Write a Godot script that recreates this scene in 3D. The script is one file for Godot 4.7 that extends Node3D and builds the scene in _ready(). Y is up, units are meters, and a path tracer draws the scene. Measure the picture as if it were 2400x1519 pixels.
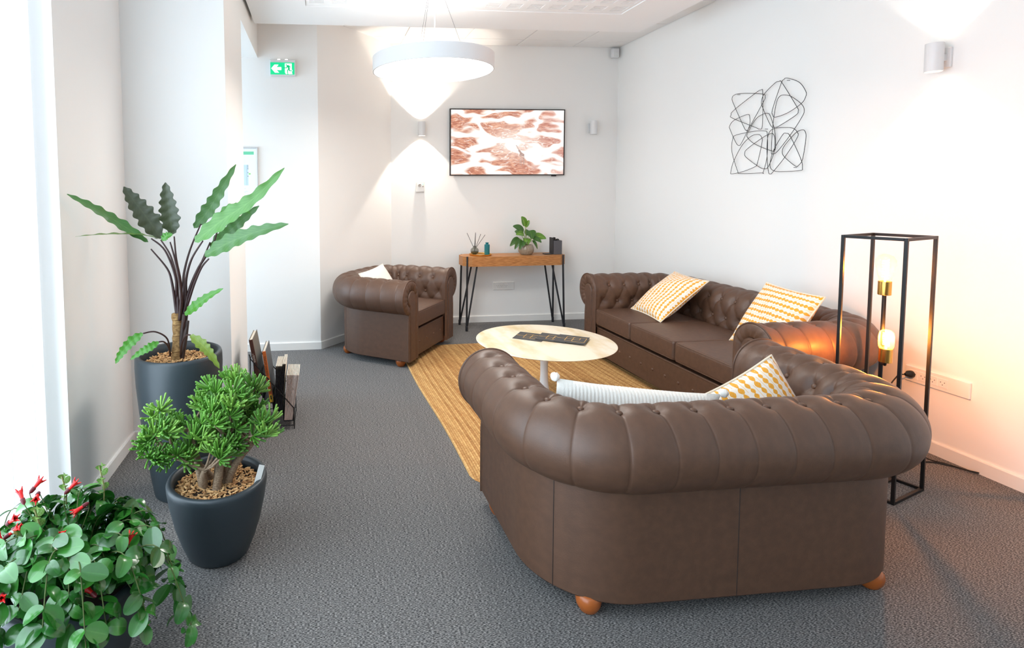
extends Node3D
# A waiting lounge: brown button-tufted sofas round a marble table, plants by the window.

const CAM_R := Vector3(0.994897, -0.006818, 0.100664)
const CAM_U := Vector3(0.013073, 0.998015, -0.061611)
const CAM_B := Vector3(-0.100044, 0.062613, 0.993011)
const FOCAL := 1298.3
const XR := 3.16      # right wall
const ZB := -5.63     # back wall
const HC := 2.868     # tiled ceiling
const HS := 2.68      # lowered plaster ceiling

var M := {}
var rng := RandomNumberGenerator.new()
var taken := {}


class Geo:
	var v := PackedVector3Array()
	var uv := PackedVector2Array()
	var ix := PackedInt32Array()
	var weld := false

	func vert(p: Vector3, t := Vector2.ZERO) -> int:
		v.append(p)
		uv.append(t)
		return v.size() - 1

	func tri(a: int, b: int, c: int) -> void:   # counter-clockwise seen from outside
		ix.append(a)
		ix.append(c)
		ix.append(b)

	func quad(a: int, b: int, c: int, d: int) -> void:
		tri(a, b, c)
		tri(a, c, d)

	func face(pts: Array) -> void:
		var s := v.size()
		for k in pts.size():
			var t := Vector2([0, 1, 1, 0][k % 4], [1, 1, 0, 0][k % 4])
			vert(pts[k], t)
		for k in range(1, pts.size() - 1):
			tri(s, s + k, s + k + 1)

	# rows of points, each row as long as the next; seen from outside rows run up when points run to the right
	func rows(pts: Array, close_row := false) -> void:
		var s := v.size()
		var n: int = pts[0].size()
		for j in pts.size():
			for i in n:
				vert(pts[j][i], Vector2(float(i) / maxf(n - 1, 1), 1.0 - float(j) / maxf(pts.size() - 1, 1)))
		for j in pts.size() - 1:
			for i in (n if close_row else n - 1):
				var i2 := (i + 1) % n
				quad(s + j * n + i, s + j * n + i2, s + (j + 1) * n + i2, s + (j + 1) * n + i)

	func box(c: Vector3, s: Vector3, b := Basis.IDENTITY) -> void:
		var h := s / 2
		var p := []
		for k in 8:
			p.append(c + b * Vector3(h.x if k & 1 else -h.x, h.y if k & 2 else -h.y, h.z if k & 4 else -h.z))
		face([p[4], p[5], p[7], p[6]])
		face([p[1], p[0], p[2], p[3]])
		face([p[5], p[1], p[3], p[7]])
		face([p[0], p[4], p[6], p[2]])
		face([p[6], p[7], p[3], p[2]])
		face([p[0], p[1], p[5], p[4]])

	# box with rounded edges; crown swells the top and bottom
	func rbox(c: Vector3, s: Vector3, r: float, seg := 2, b := Basis.IDENTITY, crown := 0.0, mid := 1) -> void:
		weld = true
		var h := s / 2
		var lists := []
		for a in 3:
			var l := []
			for k in seg:
				l.append(-h[a] + r * float(k) / seg)
			for k in mid + 1:
				l.append(lerpf(-h[a] + r, h[a] - r, float(k) / mid))
			for k in seg:
				l.append(h[a] - r + r * float(k + 1) / seg)
			lists.append(l)
		for f in 6:
			var a := f / 2
			var a1 := (a + 1) % 3
			var a2 := (a + 2) % 3
			var sg := 1.0 if f % 2 == 0 else -1.0
			var s0 := v.size()
			var n1: int = lists[a1].size()
			var n2: int = lists[a2].size()
			for j in n2:
				for i in n1:
					var p := Vector3.ZERO
					p[a] = sg * h[a]
					p[a1] = lists[a1][i]
					p[a2] = lists[a2][j]
					var q := p.clamp(-h + Vector3.ONE * r, h - Vector3.ONE * r)
					p = q + (p - q).normalized() * r
					if crown != 0.0:
						p.y += signf(p.y) * crown * (1 - pow(p.x / h.x, 2)) * (1 - pow(p.z / h.z, 2))
					vert(c + b * p, Vector2(float(i) / (n1 - 1), 1 - float(j) / (n2 - 1)))
			for j in n2 - 1:
				for i in n1 - 1:
					var k := s0 + j * n1 + i
					if sg > 0:
						quad(k, k + 1, k + n1 + 1, k + n1)
					else:
						quad(k, k + n1, k + n1 + 1, k + 1)

	# turned shape: profile of (radius, height) from the bottom up, seen from outside; a point given twice makes a crease
	func lathe(prof: Array, seg := 24, c := Vector3.ZERO, b := Basis.IDENTITY) -> void:
		var s := v.size()
		for k in prof.size():
			for i in seg + 1:
				var a := TAU * i / seg
				vert(c + b * Vector3(prof[k].x * sin(a), prof[k].y, prof[k].x * cos(a)), Vector2(float(i) / seg, 1 - float(k) / (prof.size() - 1)))
		for k in prof.size() - 1:
			if prof[k].is_equal_approx(prof[k + 1]):
				continue
			for i in seg:
				var a := s + k * (seg + 1) + i
				var d := a + seg + 1
				if prof[k].x < 1e-6:
					tri(a, d + 1, d)
				elif prof[k + 1].x < 1e-6:
					tri(a, a + 1, d)
				else:
					quad(a, a + 1, d + 1, d)
		weld = true

	func tube(pts: Array, rad, sides := 6, closed := false) -> void:
		var n := pts.size()
		var s := v.size()
		var up := Vector3.UP
		var t0: Vector3 = (pts[1] - pts[0]).normalized()
		if absf(t0.dot(up)) > 0.9:
			up = Vector3.RIGHT
		var side := up.cross(t0).normalized()
		for k in n:
			var t: Vector3
			if closed:
				t = (pts[(k + 1) % n] - pts[(k - 1 + n) % n]).normalized()
			else:
				t = (pts[mini(k + 1, n - 1)] - pts[maxi(k - 1, 0)]).normalized()
			side = (side - t * side.dot(t)).normalized()
			var o := t.cross(side)
			var r: float = rad[k] if rad is Array else rad
			for i in sides:
				var a := TAU * i / sides
				vert(pts[k] + (side * cos(a) + o * sin(a)) * r, Vector2(float(i) / sides, float(k) / n))
		for k in (n if closed else n - 1):
			for i in sides:
				var a := s + k * sides + i
				var a2 := s + k * sides + (i + 1) % sides
				var k2 := (k + 1) % n
				var d := s + k2 * sides + i
				var d2 := s + k2 * sides + (i + 1) % sides
				quad(a, a2, d2, d)
		if not closed:
			var e := vert(pts[0])
			var g := vert(pts[n - 1])
			for i in sides:
				tri(e, s + (i + 1) % sides, s + i)
				tri(g, s + (n - 1) * sides + i, s + (n - 1) * sides + (i + 1) % sides)

	# flat polygon in the plane of basis x,y pushed out along basis z
	func prism(poly: PackedVector2Array, depth: float, c := Vector3.ZERO, b := Basis.IDENTITY) -> void:
		var area := 0.0
		for k in poly.size():
			area += poly[k].cross(poly[(k + 1) % poly.size()])
		if area < 0:
			poly.reverse()
		var n := poly.size()
		var t := Geometry2D.triangulate_polygon(poly)
		var s := v.size()
		for z in [depth, 0.0]:
			for p in poly:
				vert(c + b * Vector3(p.x, p.y, z), p)
		for k in range(0, t.size(), 3):
			var q0 := poly[t[k]]
			var flip := (poly[t[k + 1]] - q0).cross(poly[t[k + 2]] - q0) < 0
			var i1 := t[k + 2] if flip else t[k + 1]
			var i2 := t[k + 1] if flip else t[k + 2]
			tri(s + t[k], s + i1, s + i2)
			tri(s + n + t[k], s + n + i2, s + n + i1)
		for k in n:
			var p := poly[k]
			var p2 := poly[(k + 1) % n]
			face([c + b * Vector3(p.x, p.y, 0), c + b * Vector3(p2.x, p2.y, 0), c + b * Vector3(p2.x, p2.y, depth), c + b * Vector3(p.x, p.y, depth)])

	func mesh() -> ArrayMesh:
		var nr := PackedVector3Array()
		nr.resize(v.size())
		for k in range(0, ix.size(), 3):
			var a := v[ix[k]]
			var f := (v[ix[k + 2]] - a).cross(v[ix[k + 1]] - a)
			nr[ix[k]] += f
			nr[ix[k + 1]] += f
			nr[ix[k + 2]] += f
		if weld:
			var sum := {}
			for k in v.size():
				var key := v[k].snapped(Vector3.ONE * 1e-5)
				if sum.has(key):
					if nr[k].normalized().dot((sum[key] as Vector3).normalized()) > 0.2:
						sum[key] += nr[k]
				else:
					sum[key] = nr[k]
			for k in v.size():
				var g: Vector3 = sum[v[k].snapped(Vector3.ONE * 1e-5)]
				if g.normalized().dot(nr[k].normalized()) > 0.2:
					nr[k] = g
		for k in nr.size():
			nr[k] = nr[k].normalized()
		var arr := []
		arr.resize(Mesh.ARRAY_MAX)
		arr[Mesh.ARRAY_VERTEX] = v
		arr[Mesh.ARRAY_NORMAL] = nr
		arr[Mesh.ARRAY_TEX_UV] = uv
		arr[Mesh.ARRAY_INDEX] = ix
		var m := ArrayMesh.new()
		m.add_surface_from_arrays(Mesh.PRIMITIVE_TRIANGLES, arr)
		return m


# ---------------------------------------------------------------- naming and materials

func numbered(called: String) -> String:
	taken[called] = taken.get(called, -1) + 1
	return called if taken[called] == 0 else "%s_%03d" % [called, taken[called]]


func tag(o: Node, label: String, category: String, group := "") -> Node:
	o.set_meta("label", label)
	o.set_meta("category", category)
	if group:
		o.set_meta("group", group)
	return o


func thing(called: String, label: String, category: String, at := Vector3.ZERO, turn := 0.0, group := "") -> Node3D:
	var o := Node3D.new()
	o.name = numbered(called)
	add_child(o)
	o.position = at
	o.rotation.y = turn
	return tag(o, label, category, group)


func part(called: String, shape, m: Material, parent: Node, label := "") -> MeshInstance3D:
	var o := MeshInstance3D.new()
	o.mesh = shape.mesh() if shape is Geo else shape
	o.material_override = m
	o.name = numbered(called) if parent == self else called
	parent.add_child(o, true)
	if label:
		o.set_meta("label", label)
	return o


func struct(called: String, shape, m: Material) -> MeshInstance3D:
	var o := part(called, shape, m, self)
	o.set_meta("kind", "structure")
	return o


func mat(r: float, g: float, b: float, rough := 0.6, metal := 0.0) -> StandardMaterial3D:
	var m := StandardMaterial3D.new()
	m.albedo_color = Color(r, g, b)
	m.roughness = rough
	m.metallic = metal
	return m


func noise_tex(freq: float, lo: Color, hi: Color, size := 512, octaves := 3, kind := FastNoiseLite.TYPE_SIMPLEX_SMOOTH, stops := [], seed_ := 1) -> NoiseTexture2D:
	var n := FastNoiseLite.new()
	n.noise_type = kind
	n.frequency = freq
	n.fractal_octaves = octaves
	n.seed = seed_
	var t := NoiseTexture2D.new()
	t.width = size
	t.height = size
	t.seamless = true
	t.noise = n
	var g := Gradient.new()
	g.offsets = PackedFloat32Array(stops if stops.size() == 2 else [0.15, 0.85])
	g.colors = PackedColorArray([lo, hi])
	t.color_ramp = g
	return t


func tri_map(m: StandardMaterial3D, scale: Vector3, world := true) -> StandardMaterial3D:
	m.uv1_triplanar = true
	m.uv1_world_triplanar = world
	m.uv1_scale = scale
	return m


func bump(m: StandardMaterial3D, t: Texture2D, cm: float) -> StandardMaterial3D:
	m.heightmap_enabled = true
	m.heightmap_texture = t
	m.heightmap_scale = cm
	return m


func glow(r: float, g: float, b: float, e: float) -> StandardMaterial3D:
	var m := mat(r, g, b, 0.5)
	m.emission_enabled = true
	m.emission = Color(r, g, b)
	m.emission_energy_multiplier = e
	return m


func bez(a: Vector3, b: Vector3, c: Vector3, d: Vector3, t: float) -> Vector3:
	return a.bezier_interpolate(b, c, d, t)


# smooth curve through the given points
func spline(pts: Array, per := 6, closed := false) -> Array:
	var out := []
	var n := pts.size()
	for k in (n if closed else n - 1):
		var p0 = pts[(k - 1 + n) % n] if closed else pts[maxi(k - 1, 0)]
		var p3 = pts[(k + 2) % n] if closed else pts[mini(k + 2, n - 1)]
		for i in per:
			out.append(pts[k].cubic_interpolate(pts[(k + 1) % n], p0, p3, float(i) / per))
	if not closed:
		out.append(pts[n - 1])
	return out


func aim(y: Vector3, hint := Vector3.FORWARD) -> Basis:   # basis whose y axis is given
	y = y.normalized()
	if absf(y.dot(hint)) > 0.95:
		hint = Vector3.RIGHT
	var x := y.cross(hint).normalized()
	return Basis(x, y, x.cross(y))


func _ready() -> void:
	rng.seed = 7
	# camera: a shifted wide lens, as the photograph is a crop
	var cam := Camera3D.new()
	cam.name = "camera"
	add_child(cam)
	cam.transform = Transform3D(Basis(CAM_R, CAM_U, CAM_B), Vector3(0, 1.3753, 0))
	cam.projection = Camera3D.PROJECTION_FRUSTUM
	cam.near = 0.05
	cam.far = 60.0
	cam.size = 1519.0 / FOCAL * cam.near
	cam.frustum_offset = Vector2((1200.0 - 876.9) / FOCAL, -(759.5 - 531.9) / FOCAL) * cam.near
	cam.current = true
	# daylight outside and exposure
	var e := Environment.new()
	e.background_mode = Environment.BG_COLOR
	e.background_color = Color(0.86, 0.93, 1.0)
	e.background_energy_multiplier = 2.2
	e.tonemap_mode = Environment.TONE_MAPPER_LINEAR
	e.tonemap_exposure = 1.72
	e.sdfgi_enabled = true
	e.ssao_enabled = true
	e.ssil_enabled = true
	var we := WorldEnvironment.new()
	we.name = "environment"
	we.environment = e
	add_child(we)
	# daylight that the blinds spread into the room, and that of the corridor's end window
	area("window_daylight", Vector3(-1.075, 1.32, -0.3), Vector3(1, 0, 0), Vector2(3.9, 2.45), Color(0.86, 0.94, 1.0), 6.6)
	area("corridor_daylight", Vector3(-2.5, 1.3, -4.3), Vector3(1, 0, 0), Vector2(0.85, 2.2), Color(0.78, 0.9, 1.0), 1.9)
	materials()
	room()
	window_and_blinds()
	lamps()
	sofas()
	tables()
	cushions()
	wall_things()
	plants()
	magazine_rack()


func area(called: String, at: Vector3, towards: Vector3, size: Vector2, c: Color, energy: float) -> AreaLight3D:
	var l := AreaLight3D.new()
	l.name = called
	add_child(l)
	l.look_at_from_position(at, at + towards, Vector3.UP if absf(towards.y) < 0.9 else Vector3.FORWARD)
	l.area_size = size
	l.light_color = c
	l.light_energy = energy
	l.area_range = 14.0
	l.area_attenuation = 2.0
	l.shadow_enabled = true
	return l


func materials() -> void:
	M.wall = mat(0.952, 0.948, 0.936, 0.7)
	M.plaster = mat(0.962, 0.962, 0.96, 0.8)
	M.tile = tri_map(mat(0.955, 0.95, 0.94, 0.9), Vector3.ONE * 2.0)
	bump(M.tile, noise_tex(0.2, Color.BLACK, Color.WHITE, 512, 2), 0.03)
	M.trim = mat(0.93, 0.925, 0.91, 0.45)
	M.white = mat(0.88, 0.88, 0.88, 0.4)
	M.gap = mat(0.16, 0.12, 0.1, 0.9)
	# carpet: short streaks of dark and pale yarn
	var c := mat(1, 1, 1, 0.95)
	c.albedo_texture = noise_tex(0.13, Color(0.115, 0.112, 0.113), Color(0.6, 0.585, 0.57), 1024, 4, FastNoiseLite.TYPE_PERLIN, [0.33, 0.7], 3)
	tri_map(c, Vector3(0.93, 1, 3.9))
	bump(c, c.albedo_texture, 0.12)
	c.rim_enabled = true
	c.rim = 0.25
	M.carpet = c
	# leather
	var l := mat(0.362, 0.25, 0.182, 0.5)
	l.albedo_texture = noise_tex(0.02, Color(0.88, 0.88, 0.88), Color.WHITE, 512, 4)
	tri_map(l, Vector3.ONE * 2.2)
	l.heightmap_enabled = true
	l.heightmap_texture = noise_tex(0.22, Color.BLACK, Color.WHITE, 512, 2, FastNoiseLite.TYPE_CELLULAR)
	l.heightmap_scale = 0.02
	l.metallic_specular = 0.54
	M.leather = l
	M.seam = mat(0.17, 0.12, 0.1, 0.6)
	M.button = mat(0.362, 0.25, 0.182, 0.45)
	M.foot = mat(0.62, 0.33, 0.14, 0.3)
	M.dark = mat(0.06, 0.055, 0.05, 0.9)
	M.black = mat(0.065, 0.065, 0.07, 0.45, 0.2)
	M.iron = mat(0.17, 0.17, 0.185, 0.5, 0.3)
	M.brass = mat(0.86, 0.66, 0.34, 0.25, 1.0)
	M.gold = mat(0.9, 0.72, 0.36, 0.35, 0.7)
	M.glass = mat(1, 1, 1, 0.02)
	M.glass.transparency = BaseMaterial3D.TRANSPARENCY_ALPHA
	M.glass.albedo_color.a = 0.04
	M.amber_glass = mat(1.0, 0.86, 0.62, 0.02)
	M.amber_glass.transparency = BaseMaterial3D.TRANSPARENCY_ALPHA
	M.amber_glass.albedo_color.a = 0.12
	M.glossy_white = mat(0.93, 0.93, 0.93, 0.15)
	var marble := mat(1, 1, 1, 0.16)
	marble.albedo_texture = noise_tex(0.006, Color(0.9, 0.855, 0.77), Color(0.83, 0.74, 0.58), 512, 5, FastNoiseLite.TYPE_SIMPLEX_SMOOTH, [0.45, 0.95], 5)
	tri_map(marble, Vector3(1.6, 1, 0.7), false)
	M.marble = marble
	var w := mat(1, 1, 1, 0.45)
	w.albedo_texture = noise_tex(0.03, Color(0.78, 0.55, 0.33), Color(0.6, 0.39, 0.21), 512, 4, FastNoiseLite.TYPE_SIMPLEX_SMOOTH, [0.2, 0.85], 9)
	tri_map(w, Vector3(0.7, 7, 7), false)
	M.oak = w
	M.planter = mat(0.19, 0.225, 0.245, 0.42)
	M.soil = mat(0.16, 0.1, 0.06, 0.95)
	M.chip = mat(1, 1, 1, 0.9)
	M.chip.vertex_color_use_as_albedo = true
	M.grey_print = mat(0.235, 0.235, 0.24, 0.55)


# ---------------------------------------------------------------- the room

func slab(called: String, lo: Vector3, hi: Vector3, m: Material) -> MeshInstance3D:
	var g := Geo.new()
	g.box((lo + hi) / 2, hi - lo)
	return struct(called, g, m)


func room() -> void:
	slab("floor", Vector3(-2.75, -0.12, -5.8), Vector3(3.32, 0, 5.75), M.carpet)
	slab("wall_right", Vector3(XR, 0, -5.8), Vector3(XR + 0.15, 3.0, 5.75), M.wall)
	slab("wall_back", Vector3(0.55, 0, ZB - 0.15), Vector3(XR, 3.0, ZB), M.wall)
	slab("wall_hall", Vector3(-2.75, 0, -5.0), Vector3(0.009, 3.0, -4.83), M.wall)
	slab("wall_niche", Vector3(-2.75, 0, -3.79), Vector3(-0.492, 3.0, -3.109), M.wall)
	slab("wall_left", Vector3(-1.22, 0, -3.109), Vector3(-1.033, 3.0, -2.342), M.wall)
	slab("wall_left_front", Vector3(-1.22, 0, 1.75), Vector3(-1.033, 3.0, 5.75), M.wall)
	slab("wall_front", Vector3(-1.22, 0, 5.6), Vector3(XR, 3.0, 5.75), M.wall)
	slab("wall_left_header", Vector3(-1.22, 2.62, -2.342), Vector3(-1.033, 3.0, 1.75), M.wall)
	# lintel over the corridor opening, the corridor's lower ceiling and its end
	slab("wall_lintel", Vector3(-0.64, 2.515, -4.83), Vector3(-0.492, 3.0, -3.79), M.wall)
	var hall := slab("ceiling_hall", Vector3(-2.75, 2.54, -4.83), Vector3(-0.64, 2.7, -3.79), M.plaster)
	for k in 4:
		for j in 2:
			var g := Geo.new()
			g.box(Vector3(-0.945 - 0.6 * k, 2.531, -4.83 + 0.18 + j * 0.6), Vector3(0.592, 0.018, 0.352 if j == 0 else 0.592))
			if j == 0:
				g = Geo.new()
				g.box(Vector3(-0.945 - 0.6 * k, 2.531, -4.83 + 0.2), Vector3(0.592, 0.018, 0.39))
			part("ceiling_tile", g, M.tile, hall)
	slab("wall_hall_end", Vector3(-2.75, 0, -4.83), Vector3(-2.6, 2.54, -3.79), M.wall)
	# slanting wall between the corridor wall and the back wall
	var d := Geo.new()
	var a := Vector2(0.009, -4.83)
	var b := Vector2(0.745, ZB)
	d.prism(PackedVector2Array([a, b, b + Vector2(-0.05, -0.15), Vector2(-0.1, -5.0)]), 3.0, Vector3(0, 3.0, 0), Basis(Vector3.RIGHT, Vector3(0, 0, 1), Vector3.DOWN))
	struct("wall_back_left", d, M.wall)
	# ceilings: tiles at the back, a lowered plaster field with a perforated panel in front
	var ceil := slab("ceiling", Vector3(-2.75, HC + 0.012, -5.8), Vector3(3.32, 3.05, 5.75), M.plaster)
	var xs := [0.249, 0.849, 1.449, 2.049, 2.649, XR]
	var zs := [ZB, -5.395, -4.795, -4.195]
	for i in xs.size() - 1:
		for j in zs.size() - 1:
			var g := Geo.new()
			var lo := Vector3(xs[i] + 0.004, HC, zs[j] + 0.004)
			var hi := Vector3(xs[i + 1] - 0.004, HC + 0.014, zs[j + 1] - 0.004)
			g.rbox((lo + hi) / 2, hi - lo, 0.003, 1)
			part("ceiling_tile", g, M.tile, ceil)
	soffit()
	# skirting boards
	skirting("baseboard_right", Vector3(XR, 0, 5.6), Vector3(XR, 0, ZB))
	skirting("baseboard_back", Vector3(XR, 0, ZB), Vector3(0.745, 0, ZB))
	skirting("baseboard_back_left", Vector3(0.745, 0, ZB), Vector3(0.009, 0, -4.83))
	skirting("baseboard_hall", Vector3(0.012, 0, -4.83), Vector3(-2.6, 0, -4.83))
	skirting("baseboard_column", Vector3(-0.492, 0, -3.79), Vector3(-0.492, 0, -3.109))
	skirting("baseboard_niche", Vector3(-0.492, 0, -3.109), Vector3(-1.033, 0, -3.109))
	skirting("baseboard_left", Vector3(-1.033, 0, -3.109), Vector3(-1.033, 0, -2.342))


func skirting(called: String, a: Vector3, b: Vector3) -> void:
	var t := (b - a).normalized()
	var n := t.cross(Vector3.UP)            # into the room
	n = -n
	if called == "baseboard_right": n = Vector3(-1, 0, 0)
	elif called in ["baseboard_back", "baseboard_hall", "baseboard_niche"]: n = Vector3(0, 0, 1)
	elif called in ["baseboard_column", "baseboard_left"]: n = Vector3(1, 0, 0)
	else: n = Vector3(0.743, 0, 0.669)
	var g := Geo.new()
	var prof := [Vector2(0.012, 0), Vector2(0.012, 0.062), Vector2(0.008, 0.068), Vector2(-0.002, 0.068)]
	for k in prof.size() - 1:
		var p: Vector2 = prof[k]
		var q: Vector2 = prof[k + 1]
		var f := [a + n * p.x + Vector3.UP * p.y, b + n * p.x + Vector3.UP * p.y, b + n * q.x + Vector3.UP * q.y, a + n * q.x + Vector3.UP * q.y]
		if (f[2] - f[0]).cross(f[1] - f[0]).dot(n + Vector3.UP) > 0:
			f.reverse()
		g.face(f)
	for p in [a, b]:
		g.face([p, p + n * 0.012, p + n * 0.012 + Vector3.UP * 0.062, p + Vector3.UP * 0.068])
	struct(called, g, M.trim)


func soffit() -> void:
	# plaster field with a hole for the panel, so built of four strips
	var x0 := -0.47
	var x1 := 2.66
	var px0 := -0.07
	var px1 := 2.26
	var z0 := -4.43
	var z1 := 5.6
	var pz0 := -4.0
	var pz1 := -1.0
	var g := Geo.new()
	for r in [[x0, x1, z0, pz0], [x0, x1, pz1, z1], [x0, px0, pz0, pz1], [px1, x1, pz0, pz1]]:
		g.box(Vector3((r[0] + r[1]) / 2, HS + 0.094, (r[2] + r[3]) / 2), Vector3(r[1] - r[0], 0.188, r[3] - r[2]))
	g.box(Vector3((px0 + px1) / 2, HS + 0.15, (pz0 + pz1) / 2), Vector3(px1 - px0, 0.06, pz1 - pz0))
	var s := struct("ceiling_soffit", g, M.plaster)
	# perforated panel: a grid of bars with groups of thin slats in the openings
	var pitch := 0.1555
	var w := 0.1
	var nx := 15
	var nz := 4
	var p := Geo.new()
	var y := HS + 0.006
	for k in nz + 1:
		var za := pz0 + 0.003 if k == 0 else pz0 + 0.0555 + pitch * (k - 1) + w
		var zb := pz0 + 0.0555 + pitch * k if k < nz else pz1 - 0.003
		p.box(Vector3((px0 + px1) / 2, y + 0.006, (za + zb) / 2), Vector3(px1 - px0 - 0.006, 0.012, zb - za))
	for k in nz:
		var zc := pz0 + 0.0555 + pitch * k + w / 2
		for i in nx + 1:
			var xa := px0 + 0.003 if i == 0 else px0 + 0.027 + pitch * (i - 1) + w
			var xb := px0 + 0.027 + pitch * i if i < nx else px1 - 0.003
			p.box(Vector3((xa + xb) / 2, y + 0.006, zc), Vector3(xb - xa, 0.012, w))
	var panel := part("perforated_panel", p, M.plaster, s)
	var slat := Geo.new()
	for k in 6:
		slat.box(Vector3(0, 0, -0.0416 + 0.01664 * k), Vector3(w, 0.008, 0.0095))
	var sm := slat.mesh()
	for k in nz:
		for i in nx:
			var o := part("slot_group", sm, M.plaster, panel)
			o.position = Vector3(px0 + 0.027 + pitch * i + w / 2, y + 0.006, pz0 + 0.0555 + pitch * k + w / 2)


func window_and_blinds() -> void:
	# glazing behind the blinds
	var f := Geo.new()
	for z in [-2.31, -0.95, 0.4, 1.72]:
		f.box(Vector3(-1.18, 1.31, z), Vector3(0.05, 2.62, 0.06))
	for y in [0.03, 2.59]:
		f.box(Vector3(-1.18, y, -0.3), Vector3(0.05, 0.06, 4.05))
	var w := struct("window_1", f, M.white)
	for k in 3:
		var p := Geo.new()
		p.box(Vector3(-1.18, 1.31, [-1.63, -0.275, 1.06][k]), Vector3(0.006, 2.5, 1.3))
		part("pane", p, M.glass, w)
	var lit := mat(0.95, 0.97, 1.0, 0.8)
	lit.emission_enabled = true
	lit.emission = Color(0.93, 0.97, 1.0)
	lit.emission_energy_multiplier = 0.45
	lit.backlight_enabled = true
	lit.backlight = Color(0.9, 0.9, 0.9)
	var t := thing("vertical_blind", "white vertical slat blind glowing with daylight at the window", "blind", Vector3(-1.115, 0, 0))
	var rail := Geo.new()
	rail.rbox(Vector3(0, 2.59, -0.3), Vector3(0.05, 0.04, 4.05), 0.005)
	part("head_rail", rail, M.white, t)
	var s := Geo.new()
	var prof := []
	for y in [0.02, 2.57]:
		var r := []
		for k in 7:
			var u := k / 6.0 - 0.5
			r.append(Vector3(0.008 * cos(u * PI), y, -u * 0.104))
		prof.append(r)
	s.rows(prof)
	var sm := s.mesh()
	for k in 47:
		var o := part("blind_slat", sm, lit, t)
		o.position = Vector3(0, 0, -2.29 + 0.086 * k)
		o.rotation.y = 0.1


# ---------------------------------------------------------------- lamps

func spot(at: Vector3, towards: Vector3, angle: float, c: Color, energy: float, called: String) -> void:
	var l := SpotLight3D.new()
	l.name = numbered(called)
	add_child(l)
	l.look_at_from_position(at, at + towards, Vector3.FORWARD)
	l.spot_angle = angle
	l.spot_angle_attenuation = 0.25
	l.spot_range = 9.0
	l.spot_attenuation = 2.0
	l.light_color = c
	l.light_energy = energy
	l.light_size = 0.02
	l.shadow_enabled = true


func sconce(at: Vector3, out: Vector3, label: String, lit: bool, energy := 0.0) -> void:
	var t := thing("wall_sconce", label, "wall lamp", at, 0.0, "white cylinder wall lamps")
	var b := Basis(Vector3.UP.cross(out), Vector3.UP, out)
	var body := Geo.new()
	body.lathe([Vector2(0.033, -0.07), Vector2(0.036, -0.07), Vector2(0.036, -0.07), Vector2(0.036, 0.07), Vector2(0.036, 0.07), Vector2(0.033, 0.07), Vector2(0.033, 0.07), Vector2(0.033, 0.045), Vector2(0.0, 0.045)], 28, b * Vector3(0, 0, 0.075))
	body.lathe([Vector2(0, -0.045), Vector2(0.033, -0.045), Vector2(0.033, -0.045), Vector2(0.033, -0.07)], 28, b * Vector3(0, 0, 0.075))
	part("cylinder", body, M.white, t)
	var arm := Geo.new()
	arm.rbox(b * Vector3(0, 0, 0.028), (b * Vector3(0.02, 0.034, 0.034)).abs(), 0.003)
	part("arm", arm, M.white, t)
	var plate := Geo.new()
	plate.rbox(b * Vector3(0, 0, 0.007), (b * Vector3(0.05, 0.1, 0.014)).abs(), 0.004)
	part("wall_plate", plate, M.white, t)
	for s in [1.0, -1.0]:
		var g := Geo.new()
		g.lathe([Vector2(0, -0.002), Vector2(0.027, -0.002), Vector2(0.027, 0.002), Vector2(0, 0.002)], 20, b * Vector3(0, 0.052 * s, 0.075))
		part("lamp_lens", g, glow(1.0, 0.9, 0.78, 6.0) if lit else M.white, t)
		if lit:
			spot(at + b * Vector3(0, 0.058 * s, 0.075), Vector3(0, s, 0) - out * 0.12, 50.0, Color(1.0, 0.95, 0.895), energy, "sconce_light")


func lamps() -> void:
	sconce(Vector3(1.05, 2.01, ZB), Vector3(0, 0, 1), "lit white cylinder wall lamp near the slanting wall", true, 0.6)
	sconce(Vector3(2.862, 2.03, ZB), Vector3(0, 0, 1), "unlit white cylinder wall lamp between the screen and the corner", false)
	sconce(Vector3(XR, 2.03, -2.53), Vector3(-1, 0, 0), "lit white cylinder wall lamp above the floor lamp", true, 0.1)
	pendant(Vector3(0.717, 2.115, -3.425), "large round white pendant lamp with a glowing disc underneath", Color(1.0, 0.985, 0.965), 1.45, 0.42)
	floor_lamp()
	# window at the end of the corridor
	var f := Geo.new()
	for z in [-4.72, -3.9]:
		f.box(Vector3(-2.58, 1.3, z), Vector3(0.05, 2.3, 0.06))
	for y in [0.18, 2.42]:
		f.box(Vector3(-2.58, y, -4.31), Vector3(0.05, 0.06, 0.88))
	var w := struct("window_2", f, M.white)
	var p := Geo.new()
	p.box(Vector3(-2.58, 1.3, -4.31), Vector3(0.01, 2.2, 0.78))
	part("lit_window_pane", p, glow(0.93, 0.97, 1.0, 1.5), w)


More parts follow.
